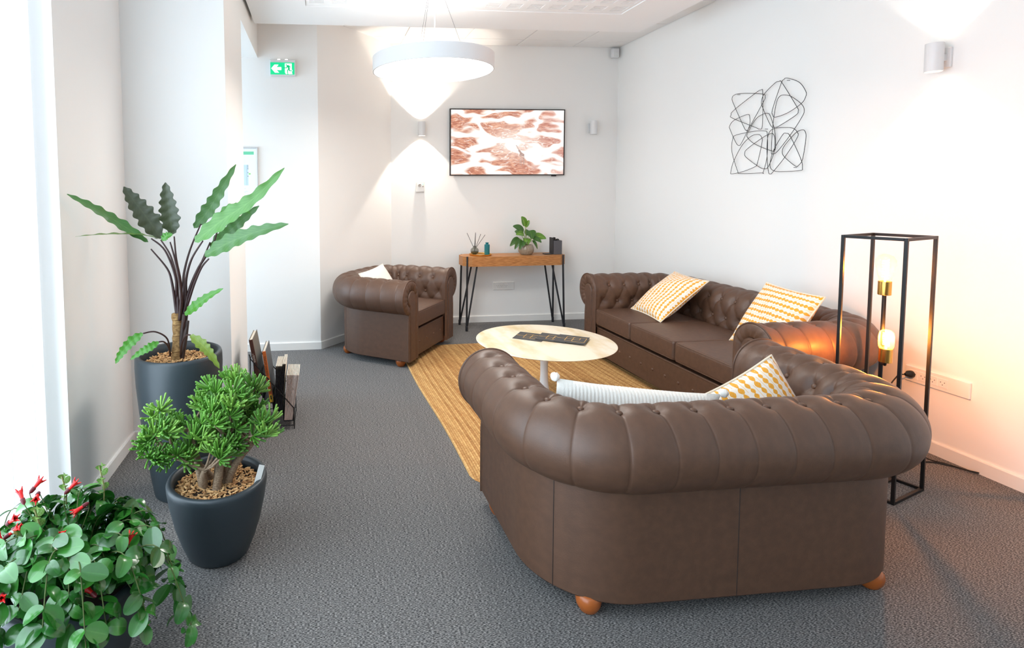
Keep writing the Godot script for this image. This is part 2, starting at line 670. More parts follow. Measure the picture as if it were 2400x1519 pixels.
func pendant(c: Vector3, label: String, tint: Color, down: float, upward: float) -> void:
	var t := thing("pendant_lamp", label, "pendant lamp", c, 0.0, "round pendant lamps")
	var g := Geo.new()
	var r := 0.373
	g.lathe([Vector2(r - 0.008, 0.001), Vector2(r, 0.001), Vector2(r, 0.001), Vector2(r, 0.088), Vector2(r - 0.004, 0.092), Vector2(r - 0.004, 0.092), Vector2(0, 0.092)], 96)
	g.lathe([Vector2(r - 0.008, 0.01), Vector2(r - 0.008, 0.001)], 96)
	part("drum_shade", g, M.white, t)
	var d := Geo.new()
	d.lathe([Vector2(0, 0.004), Vector2(r - 0.008, 0.004), Vector2(r - 0.008, 0.012), Vector2(0, 0.012)], 96)
	part("lamp_diffuser", d, glow(1.0, 0.985, 0.96, 3.0), t)
	var can := Geo.new()
	can.lathe([Vector2(0, HS - 0.03 - c.y), Vector2(0.05, HS - 0.03 - c.y), Vector2(0.055, HS - 0.025 - c.y), Vector2(0.055, HS + 0.006 - c.y)], 32)
	part("canopy", can, M.white, t)
	for a in [200.0, 330.0, 80.0]:
		var v := Vector3(sin(deg_to_rad(a)), 0, cos(deg_to_rad(a)))
		var w := Geo.new()
		w.tube([v * 0.2 + Vector3.UP * 0.09, v * 0.035 + Vector3.UP * (HS - 0.028 - c.y)], 0.0009, 5)
		part("suspension_wire", w, M.iron, t)
	var k := Geo.new()
	k.tube(spline([Vector3(-0.02, 0.09, 0), Vector3(0.005, 0.2, 0), Vector3(0.012, 0.35, 0), Vector3(0.0, HS - 0.028 - c.y, 0)], 8), 0.0032, 8)
	part("power_cord", k, M.white, t)
	var l := area(numbered("pendant_light"), c - Vector3(0, 0.012, 0), Vector3.DOWN, Vector2(0.62, 0.62), tint, down)
	l.rotate_y(0.4)
	# the drum is open to the ceiling as well
	var up := Geo.new()
	up.lathe([Vector2(0, 0.0935), Vector2(0.25, 0.0935), Vector2(0.25, 0.096), Vector2(0, 0.096)], 48)
	part("upper_lamp_diffuser", up, glow(1.0, 0.985, 0.96, 1.0), t)
	area(numbered("pendant_up_light"), c + Vector3(0, 0.1, 0), Vector3.UP, Vector2(0.42, 0.42), tint, upward)


func floor_lamp() -> void:
	var turn := -atan2(0.335, -0.94)
	var c := Vector3(2.56, 0, -2.245)
	var t := thing("floor_lamp", "black open frame floor lamp with two glowing filament bulbs", "floor lamp", c)
	var u := Vector3(-0.942, 0, 0.336)
	var v := Vector3(-0.336, 0, -0.942)
	var b := Basis(u, Vector3.UP, u.cross(Vector3.UP))
	var ha := 0.132
	var hb := 0.112
	var h := 1.165
	var bar := 0.013
	for s in [[-1, -1], [1, -1], [1, 1], [-1, 1]]:
		var g := Geo.new()
		g.rbox(u * s[0] * ha + v * s[1] * hb + Vector3.UP * h / 2, Vector3(bar, h, bar), 0.0012, 1, b)
		part("post", g, M.black, t)
	for y in [bar / 2, h - bar / 2]:
		for s in [-1, 1]:
			var g := Geo.new()
			g.rbox(v * s * hb + Vector3.UP * y, Vector3(ha * 2 - bar, bar, bar), 0.0012, 1, b)
			part("rail", g, M.black, t)
			g = Geo.new()
			g.rbox(u * s * ha + Vector3.UP * y, Vector3(bar, bar, hb * 2 - bar), 0.0012, 1, b)
			part("rail", g, M.black, t)
	var g2 := Geo.new()
	g2.rbox(Vector3.UP * bar / 2, Vector3(ha * 2 - bar, bar * 0.8, 0.03), 0.0012, 1, b)
	part("base_bar", g2, M.black, t)
	var rod := Geo.new()
	rod.tube([Vector3(0.01, 0.01, -0.016), Vector3(0.01, 0.9, -0.016)], 0.008, 14)
	rod.tube([Vector3(0.01, 0.575, -0.016), Vector3(0, 0.575, 0.01), Vector3(0, 0.59, 0.012)], 0.007, 10)
	part("centre_rod", rod, M.black, t)
	for k in 2:
		var y: float = [0.587, 0.891][k]
		var off := Vector3(0.0, 0, 0.012) if k == 0 else Vector3(0.01, 0, -0.016)
		var s := Geo.new()
		s.lathe([Vector2(0, 0), Vector2(0.023, 0), Vector2(0.0245, 0.0015), Vector2(0.0245, 0.0015), Vector2(0.0245, 0.062), Vector2(0.0245, 0.062), Vector2(0.022, 0.063), Vector2(0.022, 0.05), Vector2(0, 0.05)], 32, off + Vector3.UP * y)
		part("brass_socket", s, M.brass, t, "brushed brass bulb socket")
		var gl := Geo.new()
		var y0 := y + 0.06
		var prof: Array
		if k == 0:
			prof = [Vector2(0.02, 0), Vector2(0.027, 0.012), Vector2(0.0285, 0.03), Vector2(0.0285, 0.06), Vector2(0.025, 0.078), Vector2(0.015, 0.088), Vector2(0, 0.09)]
		else:
			prof = [Vector2(0.02, 0), Vector2(0.024, 0.02), Vector2(0.03, 0.05), Vector2(0.0375, 0.08), Vector2(0.0365, 0.1), Vector2(0.026, 0.118), Vector2(0.012, 0.126), Vector2(0, 0.128)]
		gl.lathe(prof, 28, off + Vector3.UP * y0)
		part("bulb_glass", gl, M.amber_glass, t)
		var fl := Geo.new()
		var hgt := 0.062 if k == 0 else 0.086
		var pts := []
		for i in 61:
			var a := i * 0.75
			pts.append(off + Vector3(sin(a) * 0.0105, y0 + 0.016 + hgt * i / 60.0, cos(a) * 0.0105))
		fl.tube(pts, 0.0028, 6)
		fl.lathe([Vector2(0, 0), Vector2(0.004, 0), Vector2(0.003, 0.03), Vector2(0, 0.032)], 10, off + Vector3.UP * y0)
		part("filament_bulb", fl, glow(1.0, 0.8, 0.5, 6.0), t)
		var l := OmniLight3D.new()
		l.name = "bulb_light"
		add_child(l, true)
		l.position = c + off + Vector3.UP * (y0 + 0.05)
		l.light_color = Color(1.0, 0.6, 0.23)
		l.light_energy = 0.36 if k == 0 else 0.07
		l.light_size = 0.012
		l.omni_range = 8.0
		l.omni_attenuation = 2.0
		l.shadow_enabled = true
	# flex on the carpet and up to the wall socket
	var cord := Geo.new()
	cord.tube(spline([Vector3(0.12, 0.012, -0.05), Vector3(0.25, 0.006, -0.1), Vector3(0.4, 0.006, -0.16), Vector3(0.49, 0.006, -0.155), Vector3(0.554, 0.006, -0.09), Vector3(0.577, 0.006, -0.045), Vector3(0.572, 0.012, -0.03), Vector3(0.55, 0.01, -0.07), Vector3(0.53, 0.008, -0.13), Vector3(0.5, 0.01, -0.21), Vector3(0.47, 0.1, -0.3), Vector3(0.455, 0.28, -0.36), Vector3(0.5, 0.375, -0.36), Vector3(0.54, 0.385, -0.358)], 8), 0.0032, 7)
	part("flex", cord, M.black, t)
	var plug := Geo.new()
	plug.lathe([Vector2(0, 0), Vector2(0.008, 0.0), Vector2(0.012, 0.012), Vector2(0.019, 0.02), Vector2(0.019, 0.036), Vector2(0, 0.036)], 18, Vector3(0.548, 0.385, -0.358), Basis(Vector3.UP, Vector3.RIGHT, Vector3(0, 0, -1)))
	part("plug", plug, M.black, t)


# ---------------------------------------------------------------- button-tufted seating

const T_BACK := 0.17      # thickness of arms and back
const ROLL_N := -0.035
const ROLL_Y := 0.555
const ROLL_R := 0.135
const T_LOW := 0.28
const BODY_Y := 0.055
const ARC_END := -1.36


func u_path(s: float, w: float, d: float, rc: float) -> Array:   # [point x,z ; outward normal x,z] along the outside of arms and back
	var l1 := d - rc
	var la := rc * PI / 2
	var l2 := w - 2 * rc
	if s <= l1:
		return [Vector2(-w / 2, d / 2 - s), Vector2(-1, 0)]
	s -= l1
	if s <= la:
		var a := s / rc
		var n := Vector2(-cos(a), -sin(a))
		return [Vector2(-w / 2 + rc, -d / 2 + rc) + n * rc, n]
	s -= la
	if s <= l2:
		return [Vector2(-w / 2 + rc + s, -d / 2), Vector2(0, -1)]
	s -= l2
	if s <= la:
		var a := s / rc
		var n := Vector2(sin(a), -cos(a))
		return [Vector2(w / 2 - rc, -d / 2 + rc) + n * rc, n]
	s -= la
	return [Vector2(w / 2, -d / 2 + rc + s), Vector2(1, 0)]


func profile(t: float) -> Array:   # [offset outward, height ; surface normal]
	var ta := 0.2754
	if t < ta:
		var f := t / ta
		return [Vector2(lerpf(-T_BACK - 0.015, -T_BACK, f), lerpf(T_LOW, ROLL_Y, f)), Vector2(-1, 0.05)]
	var a := PI - (t - ta) / ROLL_R
	return [Vector2(ROLL_N + cos(a) * ROLL_R, ROLL_Y + sin(a) * ROLL_R), Vector2(cos(a), sin(a))]


func chesterfield(t: Node3D, w: float, d: float, seats: int) -> void:
	var rc := 0.3
	var total := 2 * (d - rc) + rc * PI + (w - 2 * rc)
	var ta := 0.2754
	var t_end := ta + (PI - ARC_END) * ROLL_R
	var rows_t := [ta + (PI - deg_to_rad(86.0)) * ROLL_R, ta + (PI - deg_to_rad(152.0)) * ROLL_R, 0.205, 0.125]
	var n_p := int(round(total / 0.128))
	var p := total / n_p
	var off := [p / 2, 0.0, p / 2, 0.0]
	var ts := []
	var k := 0.0
	while k < t_end:
		ts.append(k)
		k += 0.0085
	ts.append(t_end)
	var ss := []
	for i in n_p * 2:
		for q in [0.0, 0.05, 0.12, 0.22, 0.36, 0.5, 0.64, 0.78, 0.88, 0.95]:
			ss.append((i + q) * p / 2)
	ss.append(total)
	var g := Geo.new()
	var nt := ts.size()
	var pr := []
	for tt in ts:
		pr.append(profile(tt))
	for s in ss:
		var pn := u_path(s, w, d, rc)
		var o: Vector2 = pn[0]
		var n: Vector2 = pn[1]
		var fade := smoothstep(0.0, 0.05, s) * smoothstep(0.0, 0.05, total - s)
		for j in nt:
			var a: Vector2 = pr[j][0]
			var b: Vector2 = pr[j][1]
			var h := tuft(s, ts[j], p, rows_t, off, t_end) * fade
			var q := a + b * h
			g.vert(Vector3(o.x + n.x * q.x, q.y, o.y + n.y * q.x), Vector2(s, ts[j]))
	for i in ss.size() - 1:
		for j in nt - 1:
			var c := i * nt + j
			g.quad(c, c + nt, c + nt + 1, c + 1)
	part("tufted_back_and_arms", g, M.leather, t)
	# buttons
	var bg := Geo.new()
	bg.lathe([Vector2(0.0115, -0.004), Vector2(0.0115, 0.001), Vector2(0.009, 0.0045), Vector2(0.005, 0.006), Vector2(0, 0.0065)], 10)
	var bm := bg.mesh()
	for r in 4:
		for i in n_p + 1:
			var s: float = off[r] + i * p
			if s < 0.07 or s > total - 0.07:
				continue
			put_button(t, bm, s, rows_t[r], w, d, rc, p, rows_t, off, t_end)
	# plain outer panel below the roll
	var og := Geo.new()
	var rws := []
	for y in [[-0.02, BODY_Y], [-0.004, BODY_Y], [0.0, BODY_Y + 0.006], [0.0, 0.25], [0.0, 0.44]]:
		var row := []
		for i in 97:
			var pn := u_path(total * i / 96.0, w, d, rc)
			row.append(Vector3(pn[0].x + pn[1].x * y[0], y[1], pn[0].y + pn[1].y * y[0]))
		row.reverse()
		rws.append(row)
	og.rows(rws)
	part("outer_panel", og, M.leather, t)
	# seams down the outside where the back meets the sides
	for s in [d - rc + 0.2, total - (d - rc + 0.2), total / 2 + 0.04]:
		var pn := u_path(s, w, d, rc)
		var sg := Geo.new()
		var c := Vector3(pn[0].x, 0, pn[0].y) + Vector3(pn[1].x, 0, pn[1].y) * -0.0006
		sg.tube([c + Vector3.UP * BODY_Y, c + Vector3.UP * 0.43], 0.0017, 6)
		part("seam", sg, M.seam, t)
	for s in [-1, 1]:
		arm_front(t, s * w / 2, s, d / 2)
	# base box, seat platform and buttoned front rail
	var iw := w - 2 * T_BACK
	var base := Geo.new()
	base.box(Vector3(0, 0.165, 0.02), Vector3(w - 0.42, 0.21, d - 0.14))
	base.box(Vector3(0, 0.165, 0.06), Vector3(w - 0.06, 0.21, d - 0.4))
	part("base", base, M.dark, t)
	var rail := Geo.new()
	rail.rbox(Vector3(0, 0.165, d / 2 - 0.045), Vector3(iw + 0.04, 0.22, 0.06), 0.012, 3)
	part("front_rail", rail, M.leather, t)
	var lip := Geo.new()
	lip.tube([Vector3(-iw / 2, 0.268, d / 2 - 0.02), Vector3(iw / 2, 0.268, d / 2 - 0.02)], 0.008, 10)
	part("rail_piping", lip, M.leather, t)
	var nb := int(round(iw / 0.14))
	for i in nb:
		var b := part("button", bm, M.button, t)
		b.position = Vector3(-iw / 2 + iw * (i + 0.5) / nb, 0.165, d / 2 - 0.0165)
		b.basis = aim(Vector3(0, 0, 1))
	# seat cushions with piped edges
	var cw := iw / seats
	var cd := d - T_BACK - 0.005
	for i in seats:
		var x := -iw / 2 + cw * (i + 0.5)
		var c := Geo.new()
		var ctr := Vector3(x, 0.362, d / 2 - cd / 2 + 0.006)
		var sz := Vector3(cw - 0.006, 0.125, cd)
		c.rbox(ctr, sz, 0.018, 3, Basis.IDENTITY, 0.014, 8)
		var cp := part("seat_cushion", c, M.leather, t)
		for yy in [1, -1]:
			var pg := Geo.new()
			var pts := []
			for e in 4:
				var cx: float = [1, -1, -1, 1][e] * (sz.x / 2 - 0.022)
				var cz: float = [1, 1, -1, -1][e] * (sz.z / 2 - 0.022)
				for a in 5:
					var an := PI / 2 * e + PI / 8 * a
					pts.append(ctr + Vector3(cx + 0.0165 * cos(an), yy * 0.0565, cz + 0.0165 * sin(an)))
			pg.tube(pts, 0.0042, 7, true)
			part("piping", pg, M.leather, cp)
	# turned wooden bun feet
	var fg := Geo.new()
	fg.lathe([Vector2(0, 0), Vector2(0.02, 0), Vector2(0.028, 0.006), Vector2(0.038, 0.024), Vector2(0.041, 0.04), Vector2(0.038, 0.054), Vector2(0.03, 0.064), Vector2(0, 0.064)], 22)
	var fm := fg.mesh()
	for f in [[-w / 2 + 0.05, d / 2 - 0.09], [w / 2 - 0.05, d / 2 - 0.09], [-w / 2 + 0.165, -d / 2 + 0.065], [w / 2 - 0.165, -d / 2 + 0.065]]:
		var o := part("foot", fm, M.foot, t, "turned wooden bun foot")
		o.position = Vector3(f[0], 0, f[1])


func tuft(s: float, tt: float, p: float, rt: Array, off: Array, t_end: float) -> float:
	var h := 0.0
	for r in 4:
		var dt: float = tt - rt[r]
		if absf(dt) > 0.11:
			continue
		var m := fposmod(s - off[r], p)
		var ds := minf(m, p - m)
		var dep: float = [0.016, 0.018, 0.019, 0.012][r]
		h -= dep * exp(-(ds * ds + dt * dt) / 0.00085)
	var dist := 1.0
	var a := 0.0
	if tt > rt[0]:
		var m := fposmod(s - off[0], p)
		dist = minf(m, p - m)
		var low := smoothstep(rt[0] + 0.3, rt[0] + 0.02, tt)
		a = 0.0022 + 0.0016 * low
		h -= a * exp(-dist * dist / 0.000012) + (0.0012 + 0.0035 * low) * exp(-dist * dist / 0.0007)
		return h
	for r in 3:
		if tt <= rt[r] and tt >= rt[r + 1]:
			var f: float = (rt[r] - tt) / (rt[r] - rt[r + 1])
			var m := fposmod(s - off[r], p)
			var q := f * p / 2
			var dr: float = rt[r] - rt[r + 1]
			dist = minf(minf(absf(m - q), absf(m - (p - q))), minf(absf(m + q), absf(m - (p + q)))) * dr / sqrt(dr * dr + p * p / 4)
			h -= 0.0036 * exp(-dist * dist / 0.00003) + 0.0026 * exp(-dist * dist / 0.0005)
			return h
	var m2 := fposmod(s - off[3], p)
	dist = minf(m2, p - m2)
	h -= 0.0035 * exp(-dist * dist / 0.00004)
	return h


func put_button(t: Node3D, bm: Mesh, s: float, tt: float, w: float, d: float, rc: float, p: float, rt: Array, off: Array, t_end: float) -> void:
	var pn := u_path(s, w, d, rc)
	var pr := profile(tt)
	var h := tuft(s, tt, p, rt, off, t_end) + 0.004
	var q: Vector2 = pr[0] + pr[1] * h
	var o := part("button", bm, M.button, t)
	var n := Vector3(pn[1].x * pr[1].x, pr[1].y, pn[1].y * pr[1].x)
	o.position = Vector3(pn[0].x + pn[1].x * q.x, q.y, pn[0].y + pn[1].y * q.x)
	o.basis = aim(n)


func arm_front(t: Node3D, x: float, side: int, z: float) -> void:
	# outlines in (outward offset, height): the whole end and the raised keyhole panel inside it
	var outer := []
	var inner := []
	var key_c := Vector2(-0.05, 0.545)
	for k in 7:
		var f := k / 6.0
		outer.append(Vector2(-T_BACK, lerpf(BODY_Y, ROLL_Y, f)))
		inner.append(Vector2(-0.112, lerpf(BODY_Y, key_c.y, f)))
	for k in range(1, 41):
		var a := lerpf(PI, ARC_END, k / 40.0)
		outer.append(Vector2(ROLL_N + cos(a) * ROLL_R, ROLL_Y + sin(a) * ROLL_R))
		var ai := lerpf(PI, -1.05, k / 40.0)
		inner.append(key_c + Vector2(cos(ai), sin(ai)) * 0.062)
	for k in range(1, 6):
		var f := k / 5.0
		outer.append(Vector2(0.0, lerpf(0.41, BODY_Y, f)))
		inner.append(Vector2(-0.022, lerpf(0.47, BODY_Y, f)))
	var n := outer.size()
	var g := Geo.new()
	var rws := []
	var depth := [0.0, 0.01, 0.014, 0.009, -0.004]
	for r in 5:
		var f: float = [0.0, 0.12, 0.4, 0.8, 1.0][r]
		var row := []
		for k in n:
			var q: Vector2 = outer[k].lerp(inner[k], f)
			var pl := 0.0
			if k > 6 and k < 47:
				pl = 0.0035 * sin(k * 1.9) * sin(f * PI)
			row.append(Vector3(x + side * q.x, q.y, z + depth[r] + pl))
		if side < 0:
			pass
		else:
			row.reverse()
		rws.append(row)
	rws.reverse()
	for r in rws:
		r.reverse()
	g.rows(rws)
	var facing := part("arm_front", g, M.leather, t)
	var kg := Geo.new()
	var rr := [[], [], []]
	var inset := PackedVector2Array()
	for k in n:
		var q: Vector2 = inner[k]
		var mid := key_c if k > 6 and k < 47 else Vector2(-0.067, q.y)
		var q2 := q + (mid - q).normalized() * 0.006
		rr[0].append(Vector3(x + side * q.x, q.y, z - 0.006))
		rr[1].append(Vector3(x + side * q.x, q.y, z + 0.008))
		rr[2].append(Vector3(x + side * q2.x, q2.y, z + 0.0125))
		inset.append(Vector2(x + side * q2.x, q2.y))
	kg.rows(rr)
	kg.prism(inset, 0.004, Vector3(0, 0, z + 0.0085))
	part("keyhole_panel", kg, M.leather, facing)
	for which in 2:
		var pts := []
		for k in n:
			var q: Vector2 = outer[k] if which == 0 else inner[k]
			pts.append(Vector3(x + side * q.x, q.y, z + [0.002, 0.004][which]))
		var pg := Geo.new()
		pg.tube(pts, [0.0052, 0.0035][which], 7)
		part("piping", pg, M.leather, facing)


func sofas() -> void:
	var a := thing("tufted_sofa", "long brown button-tufted leather sofa along the wall under the wire sculpture", "sofa", Vector3(2.22 + 0.37, 0, -3.474), -PI / 2, "brown tufted leather seating")
	chesterfield(a, 1.833, 0.74, 3)
	var b := thing("tufted_sofa", "two-seat brown button-tufted leather sofa in front seen from behind", "sofa", Vector3(1.375, 0, -1.9525), PI, "brown tufted leather seating")
	chesterfield(b, 1.35, 0.717, 2)
	var c := thing("tufted_armchair", "brown button-tufted leather armchair standing beside the console table", "armchair", Vector3(0.648, 0, -4.748), atan2(0.816, 0.579), "brown tufted leather seating")
	chesterfield(c, 0.91, 0.72, 1)


# ---------------------------------------------------------------- rug, tables and what stands on them

func tables() -> void:
	rug()
	coffee_table()
	console_table()


func rug() -> void:
	# braided jute: rows of plait side by side along the length
	var w := 1.63
	var l := 2.36
	var rows_n := 118
	var pitch := w / rows_n
	var img := Image.create(256, 1024, false, Image.FORMAT_RGB8)
	var r := RandomNumberGenerator.new()
	r.seed = 21
	var tones := []
	for k in 32:
		var f := r.randf()
		tones.append(Color(0.65, 0.44, 0.23).lerp(Color(0.93, 0.76, 0.5), pow(f, 1.3)))
	for y in 1024:
		for x in 256:
			var row := x / 8
			var u := (x % 8) / 8.0
			var ph := fposmod(y / 9.0 + (u if row % 2 == 0 else 1.0 - u) * 0.9 + row * 0.37, 1.0)
			var c: Color = tones[row]
			c = c.lerp(tones[(row * 7 + int(y / 9.0 + row * 0.37) * 5) % 32], 0.45)
			img.set_pixel(x, y, c.darkened(0.16 if ph < 0.2 else r.randf() * 0.12))
	var m := mat(1, 1, 1, 0.95)
	m.albedo_texture = ImageTexture.create_from_image(img)
	var g := Geo.new()
	var nz := 40
	var prof := []
	for k in rows_n:
		for q in [[0.02, 0.0], [0.2, 0.8], [0.5, 1.0], [0.8, 0.8], [0.98, 0.0]]:
			prof.append([(k + q[0]) * pitch - w / 2, 0.006 + 0.0055 * q[1]])
	prof.push_front([-w / 2 - 0.001, 0.0])
	prof.append([w / 2 + 0.001, 0.0])
	var s := 0
	for j in nz + 1:
		var f := float(j) / nz
		for q in prof:
			var wob := 0.006 * sin(f * 9.0 + 1.0) * absf(q[0]) / (w / 2)
			# the corners are rounded: rows near the edge are shorter
			var cut := 0.0
			var e := absf(q[0]) - (w / 2 - 0.09)
			if e > 0:
				cut = 0.09 - sqrt(maxf(0.0081 - e * e, 0))
			var z := lerpf(-l / 2 + cut, l / 2 - cut, f)
			g.vert(Vector3(q[0] + wob, q[1] * (1.0 if j > 0 and j < nz else 0.2), z), Vector2((q[0] + w / 2) / pitch / 32.0, z * 1.15))
	var n := prof.size()
	for j in nz:
		for i in n - 1:
			s = j * n + i
			g.quad(s, s + n, s + n + 1, s + 1)
	var o := part("jute_rug", g, m, self)
	o.position = Vector3(1.512, 0, -3.648)
	o.rotation.y = 0.018
	tag(o, "rectangular braided natural jute rug under the round coffee table", "rug")


func coffee_table() -> void:
	var c := Vector3(1.414, 0.0125, -3.329)
	var t := thing("coffee_table", "round cream marble coffee table on a white trumpet pedestal", "coffee table", c)
	var top := Geo.new()
	var r := 0.4257
	top.lathe([Vector2(0, 0.398), Vector2(r - 0.05, 0.398), Vector2(r - 0.012, 0.41), Vector2(r, 0.415), Vector2(r + 0.0005, 0.4165), Vector2(r - 0.004, 0.4185), Vector2(r - 0.004, 0.4185), Vector2(0, 0.4185)], 96)
	part("marble_top", top, M.marble, t)
	var leg := Geo.new()
	leg.lathe([Vector2(0.215, 0), Vector2(0.22, 0.004), Vector2(0.21, 0.009), Vector2(0.15, 0.017), Vector2(0.09, 0.032), Vector2(0.055, 0.055), Vector2(0.036, 0.09), Vector2(0.027, 0.14), Vector2(0.0235, 0.2), Vector2(0.024, 0.27), Vector2(0.029, 0.33), Vector2(0.042, 0.37), Vector2(0.07, 0.392), Vector2(0.1, 0.398)], 56)
	part("pedestal", leg, M.glossy_white, t)
	# three square brochures, each over the edge of the one before
	var u := Vector3(0.806, 0, 0.592).normalized()
	var v := Vector3(-0.592, 0, 0.806)
	var tl := [Vector3(1.34, 0, -3.552), Vector3(1.468, 0, -3.496), Vector3(1.562, 0, -3.431)]
	var lab := ["dark grey brochure with gold logo on the marble table, the one nearest the armchair", "dark grey brochure with gold logo, middle one of three overlapping on the marble table", "dark grey brochure with framed gold logo on the marble table, nearest the long sofa"]
	for k in 3:
		var b := thing("brochure", lab[k], "brochure", tl[k] + (u + v) * 0.092 + Vector3(0, c.y + 0.4186 + 0.0035 * k, 0), 0.0, "brochures on the coffee table")
		b.basis = Basis(u, Vector3.UP, v)
		var pg := Geo.new()
		pg.rbox(Vector3(0, 0.00165, 0), Vector3(0.184, 0.0033, 0.184), 0.0008, 1)
		part("cover", pg, M.grey_print, b)
		var lg := Geo.new()
		var bars := [[-0.078, 0.0, 0.022, 0.007], [-0.052, 0.0, 0.03, 0.0035], [-0.036, 0.0, 0.004, 0.1], [-0.012, -0.048, 0.05, 0.004], [-0.012, 0.0, 0.05, 0.004], [-0.012, 0.048, 0.05, 0.004], [0.006, 0.005, 0.004, 0.09]]
		if k != 1:
			bars += [[0.026, -0.04, 0.04, 0.004], [0.046, -0.018, 0.004, 0.044], [0.026, 0.004, 0.04, 0.004]]
		else:
			bars += [[0.026, -0.032, 0.04, 0.004], [0.022, 0.004, 0.03, 0.004]]
		if k == 2:
			bars += [[0.046, 0.052, 0.074, 0.006], [0.081, 0.0, 0.004, 0.108], [0.062, -0.052, 0.038, 0.004]]
		else:
			bars += [[0.03, 0.048, 0.05, 0.006]]
		for q in bars:
			lg.box(Vector3(q[0], 0.00335, q[1]), Vector3(q[2], 0.0003, q[3]))
		part("gold_logo", lg, M.gold, b, "gold printed line logo")


func console_table() -> void:
	var c := Vector3(1.94, 0, -5.405)
	var t := thing("console_table", "narrow oak console table on black hairpin legs under the screen", "console table", c)
	var hw := 0.525
	var hd := 0.15
	var ch := 0.075
	var poly := PackedVector2Array([Vector2(-hw + ch, -hd), Vector2(hw - ch, -hd), Vector2(hw, -hd + ch), Vector2(hw, hd - ch), Vector2(hw - ch, hd), Vector2(-hw + ch, hd), Vector2(-hw, hd - ch), Vector2(-hw, -hd + ch)])
	var top := Geo.new()
	top.prism(poly, 0.095, Vector3(0, 0.735, 0), Basis(Vector3.RIGHT, Vector3(0, 0, 1), Vector3.DOWN))
	part("table_top", top, M.oak, t)
	for sx in [-1, 1]:
		for sz in [-1, 1]:
			var foot := Vector3(sx * 0.5, 0, sz * 0.135)
			var g := Geo.new()
			# flat strap let into the corner, and a second rod to the underside
			var out := Vector3(sx, 0, sz).normalized()
			var cor := Vector3(sx * (hw - ch / 2), 0, sz * (hd - ch / 2))
			g.tube([foot, cor + Vector3.UP * 0.68 + out * 0.002, cor + Vector3.UP * 0.736 + out * 0.002], 0.0095, 10)
			g.tube([foot + Vector3.UP * 0.012, Vector3(sx * (hw - 0.14), 0.642, sz * (hd - 0.055))], 0.0085, 10)
			g.lathe([Vector2(0, 0), Vector2(0.012, 0), Vector2(0.0125, 0.05), Vector2(0, 0.06)], 12, foot)
			part("hairpin_leg", g, M.iron, t)
	var y := 0.7355
	# brass tray with diffuser and bottle
	var tray := thing("round_tray", "round brass tray on the console table under diffuser and bottle", "tray", Vector3(1.615, y, -5.4))
	var tg := Geo.new()
	tg.lathe([Vector2(0, 0), Vector2(0.105, 0), Vector2(0.11, 0.003), Vector2(0.112, 0.016), Vector2(0.11, 0.017), Vector2(0.107, 0.005), Vector2(0.107, 0.005), Vector2(0, 0.005)], 48)
	part("dish", tg, M.brass, tray)
	var dif := thing("reed_diffuser", "round ribbed smoked glass reed diffuser with dark sticks on the tray", "diffuser", Vector3(1.558, y + 0.0052, -5.41))
	var dg := Geo.new()
	var rws := []
	for k in 13:
		var a := lerpf(-1.35, 1.25, k / 12.0)
		var row := []
		for i in 73:
			var ph := TAU * i / 72.0
			var rr := 0.04 * cos(a) * (1 + 0.03 * cos(ph * 18))
			row.append(Vector3(rr * sin(ph), 0.04 + 0.039 * sin(a), rr * cos(ph)))
		rws.append(row)
	dg.rows(rws)
	dg.lathe([Vector2(0.013, 0.076), Vector2(0.013, 0.088), Vector2(0.015, 0.09)], 20)
	var smoke := mat(0.35, 0.35, 0.27, 0.05)
	smoke.transparency = BaseMaterial3D.TRANSPARENCY_ALPHA
	smoke.albedo_color.a = 0.5
	part("glass_bottle", dg, smoke, dif)
	var oil := Geo.new()
	oil.lathe([Vector2(0, 0.004), Vector2(0.022, 0.006), Vector2(0.034, 0.02), Vector2(0.037, 0.034), Vector2(0.0, 0.034)], 24)
	part("oil", oil, mat(0.2, 0.19, 0.1, 0.2), dif)
	for q in [[-0.079, 0.22, 0.0], [0.005, 0.224, 0.01], [0.014, 0.212, -0.02], [0.065, 0.207, -0.01], [0.104, 0.2, 0.01]]:
		var sg := Geo.new()
		sg.tube([Vector3(-q[0] * 0.18, 0.02, -q[2]), Vector3(q[0], q[1], q[2])], 0.0022, 6)
		part("reed", sg, mat(0.12, 0.1, 0.09, 0.8), dif)
	var bot := thing("bottle", "small opaque teal bottle with a short neck on the tray", "bottle", Vector3(1.681, y + 0.0052, -5.395))
	var bg := Geo.new()
	bg.lathe([Vector2(0, 0), Vector2(0.025, 0), Vector2(0.0265, 0.002), Vector2(0.0265, 0.1), Vector2(0.0245, 0.104), Vector2(0.0145, 0.105), Vector2(0.0145, 0.105), Vector2(0.0145, 0.12), Vector2(0.0175, 0.1205), Vector2(0.0175, 0.124), Vector2(0.0, 0.124)], 32)
	part("body", bg, mat(0.0, 0.42, 0.45, 0.3), bot)
	# remote-control holder
	var h := thing("remote_holder", "dark grey box holder with remote controls at the table's end", "holder", Vector3(2.402, y, -5.4))
	var hg := Geo.new()
	for q in [[-0.0415, 0, 0.003, 0.1, 0.0], [0.0415, 0, 0.003, 0.1, 0.0]]:
		hg.rbox(Vector3(q[0], 0.07, 0), Vector3(0.004, 0.14, 0.094), 0.0015, 1)
	for z in [-0.0455, 0.0455]:
		hg.rbox(Vector3(0, 0.07, z), Vector3(0.086, 0.14, 0.004), 0.0015, 1)
	hg.box(Vector3(0, 0.003, 0), Vector3(0.08, 0.006, 0.09))
	part("box", hg, mat(0.33, 0.33, 0.345, 0.6), h)
	var stand := Geo.new()
	stand.rbox(Vector3(-0.052, 0.085, 0.01), Vector3(0.014, 0.17, 0.075), 0.003, 2)
	stand.rbox(Vector3(-0.092, 0.004, 0.012), Vector3(0.08, 0.008, 0.075), 0.002, 1)
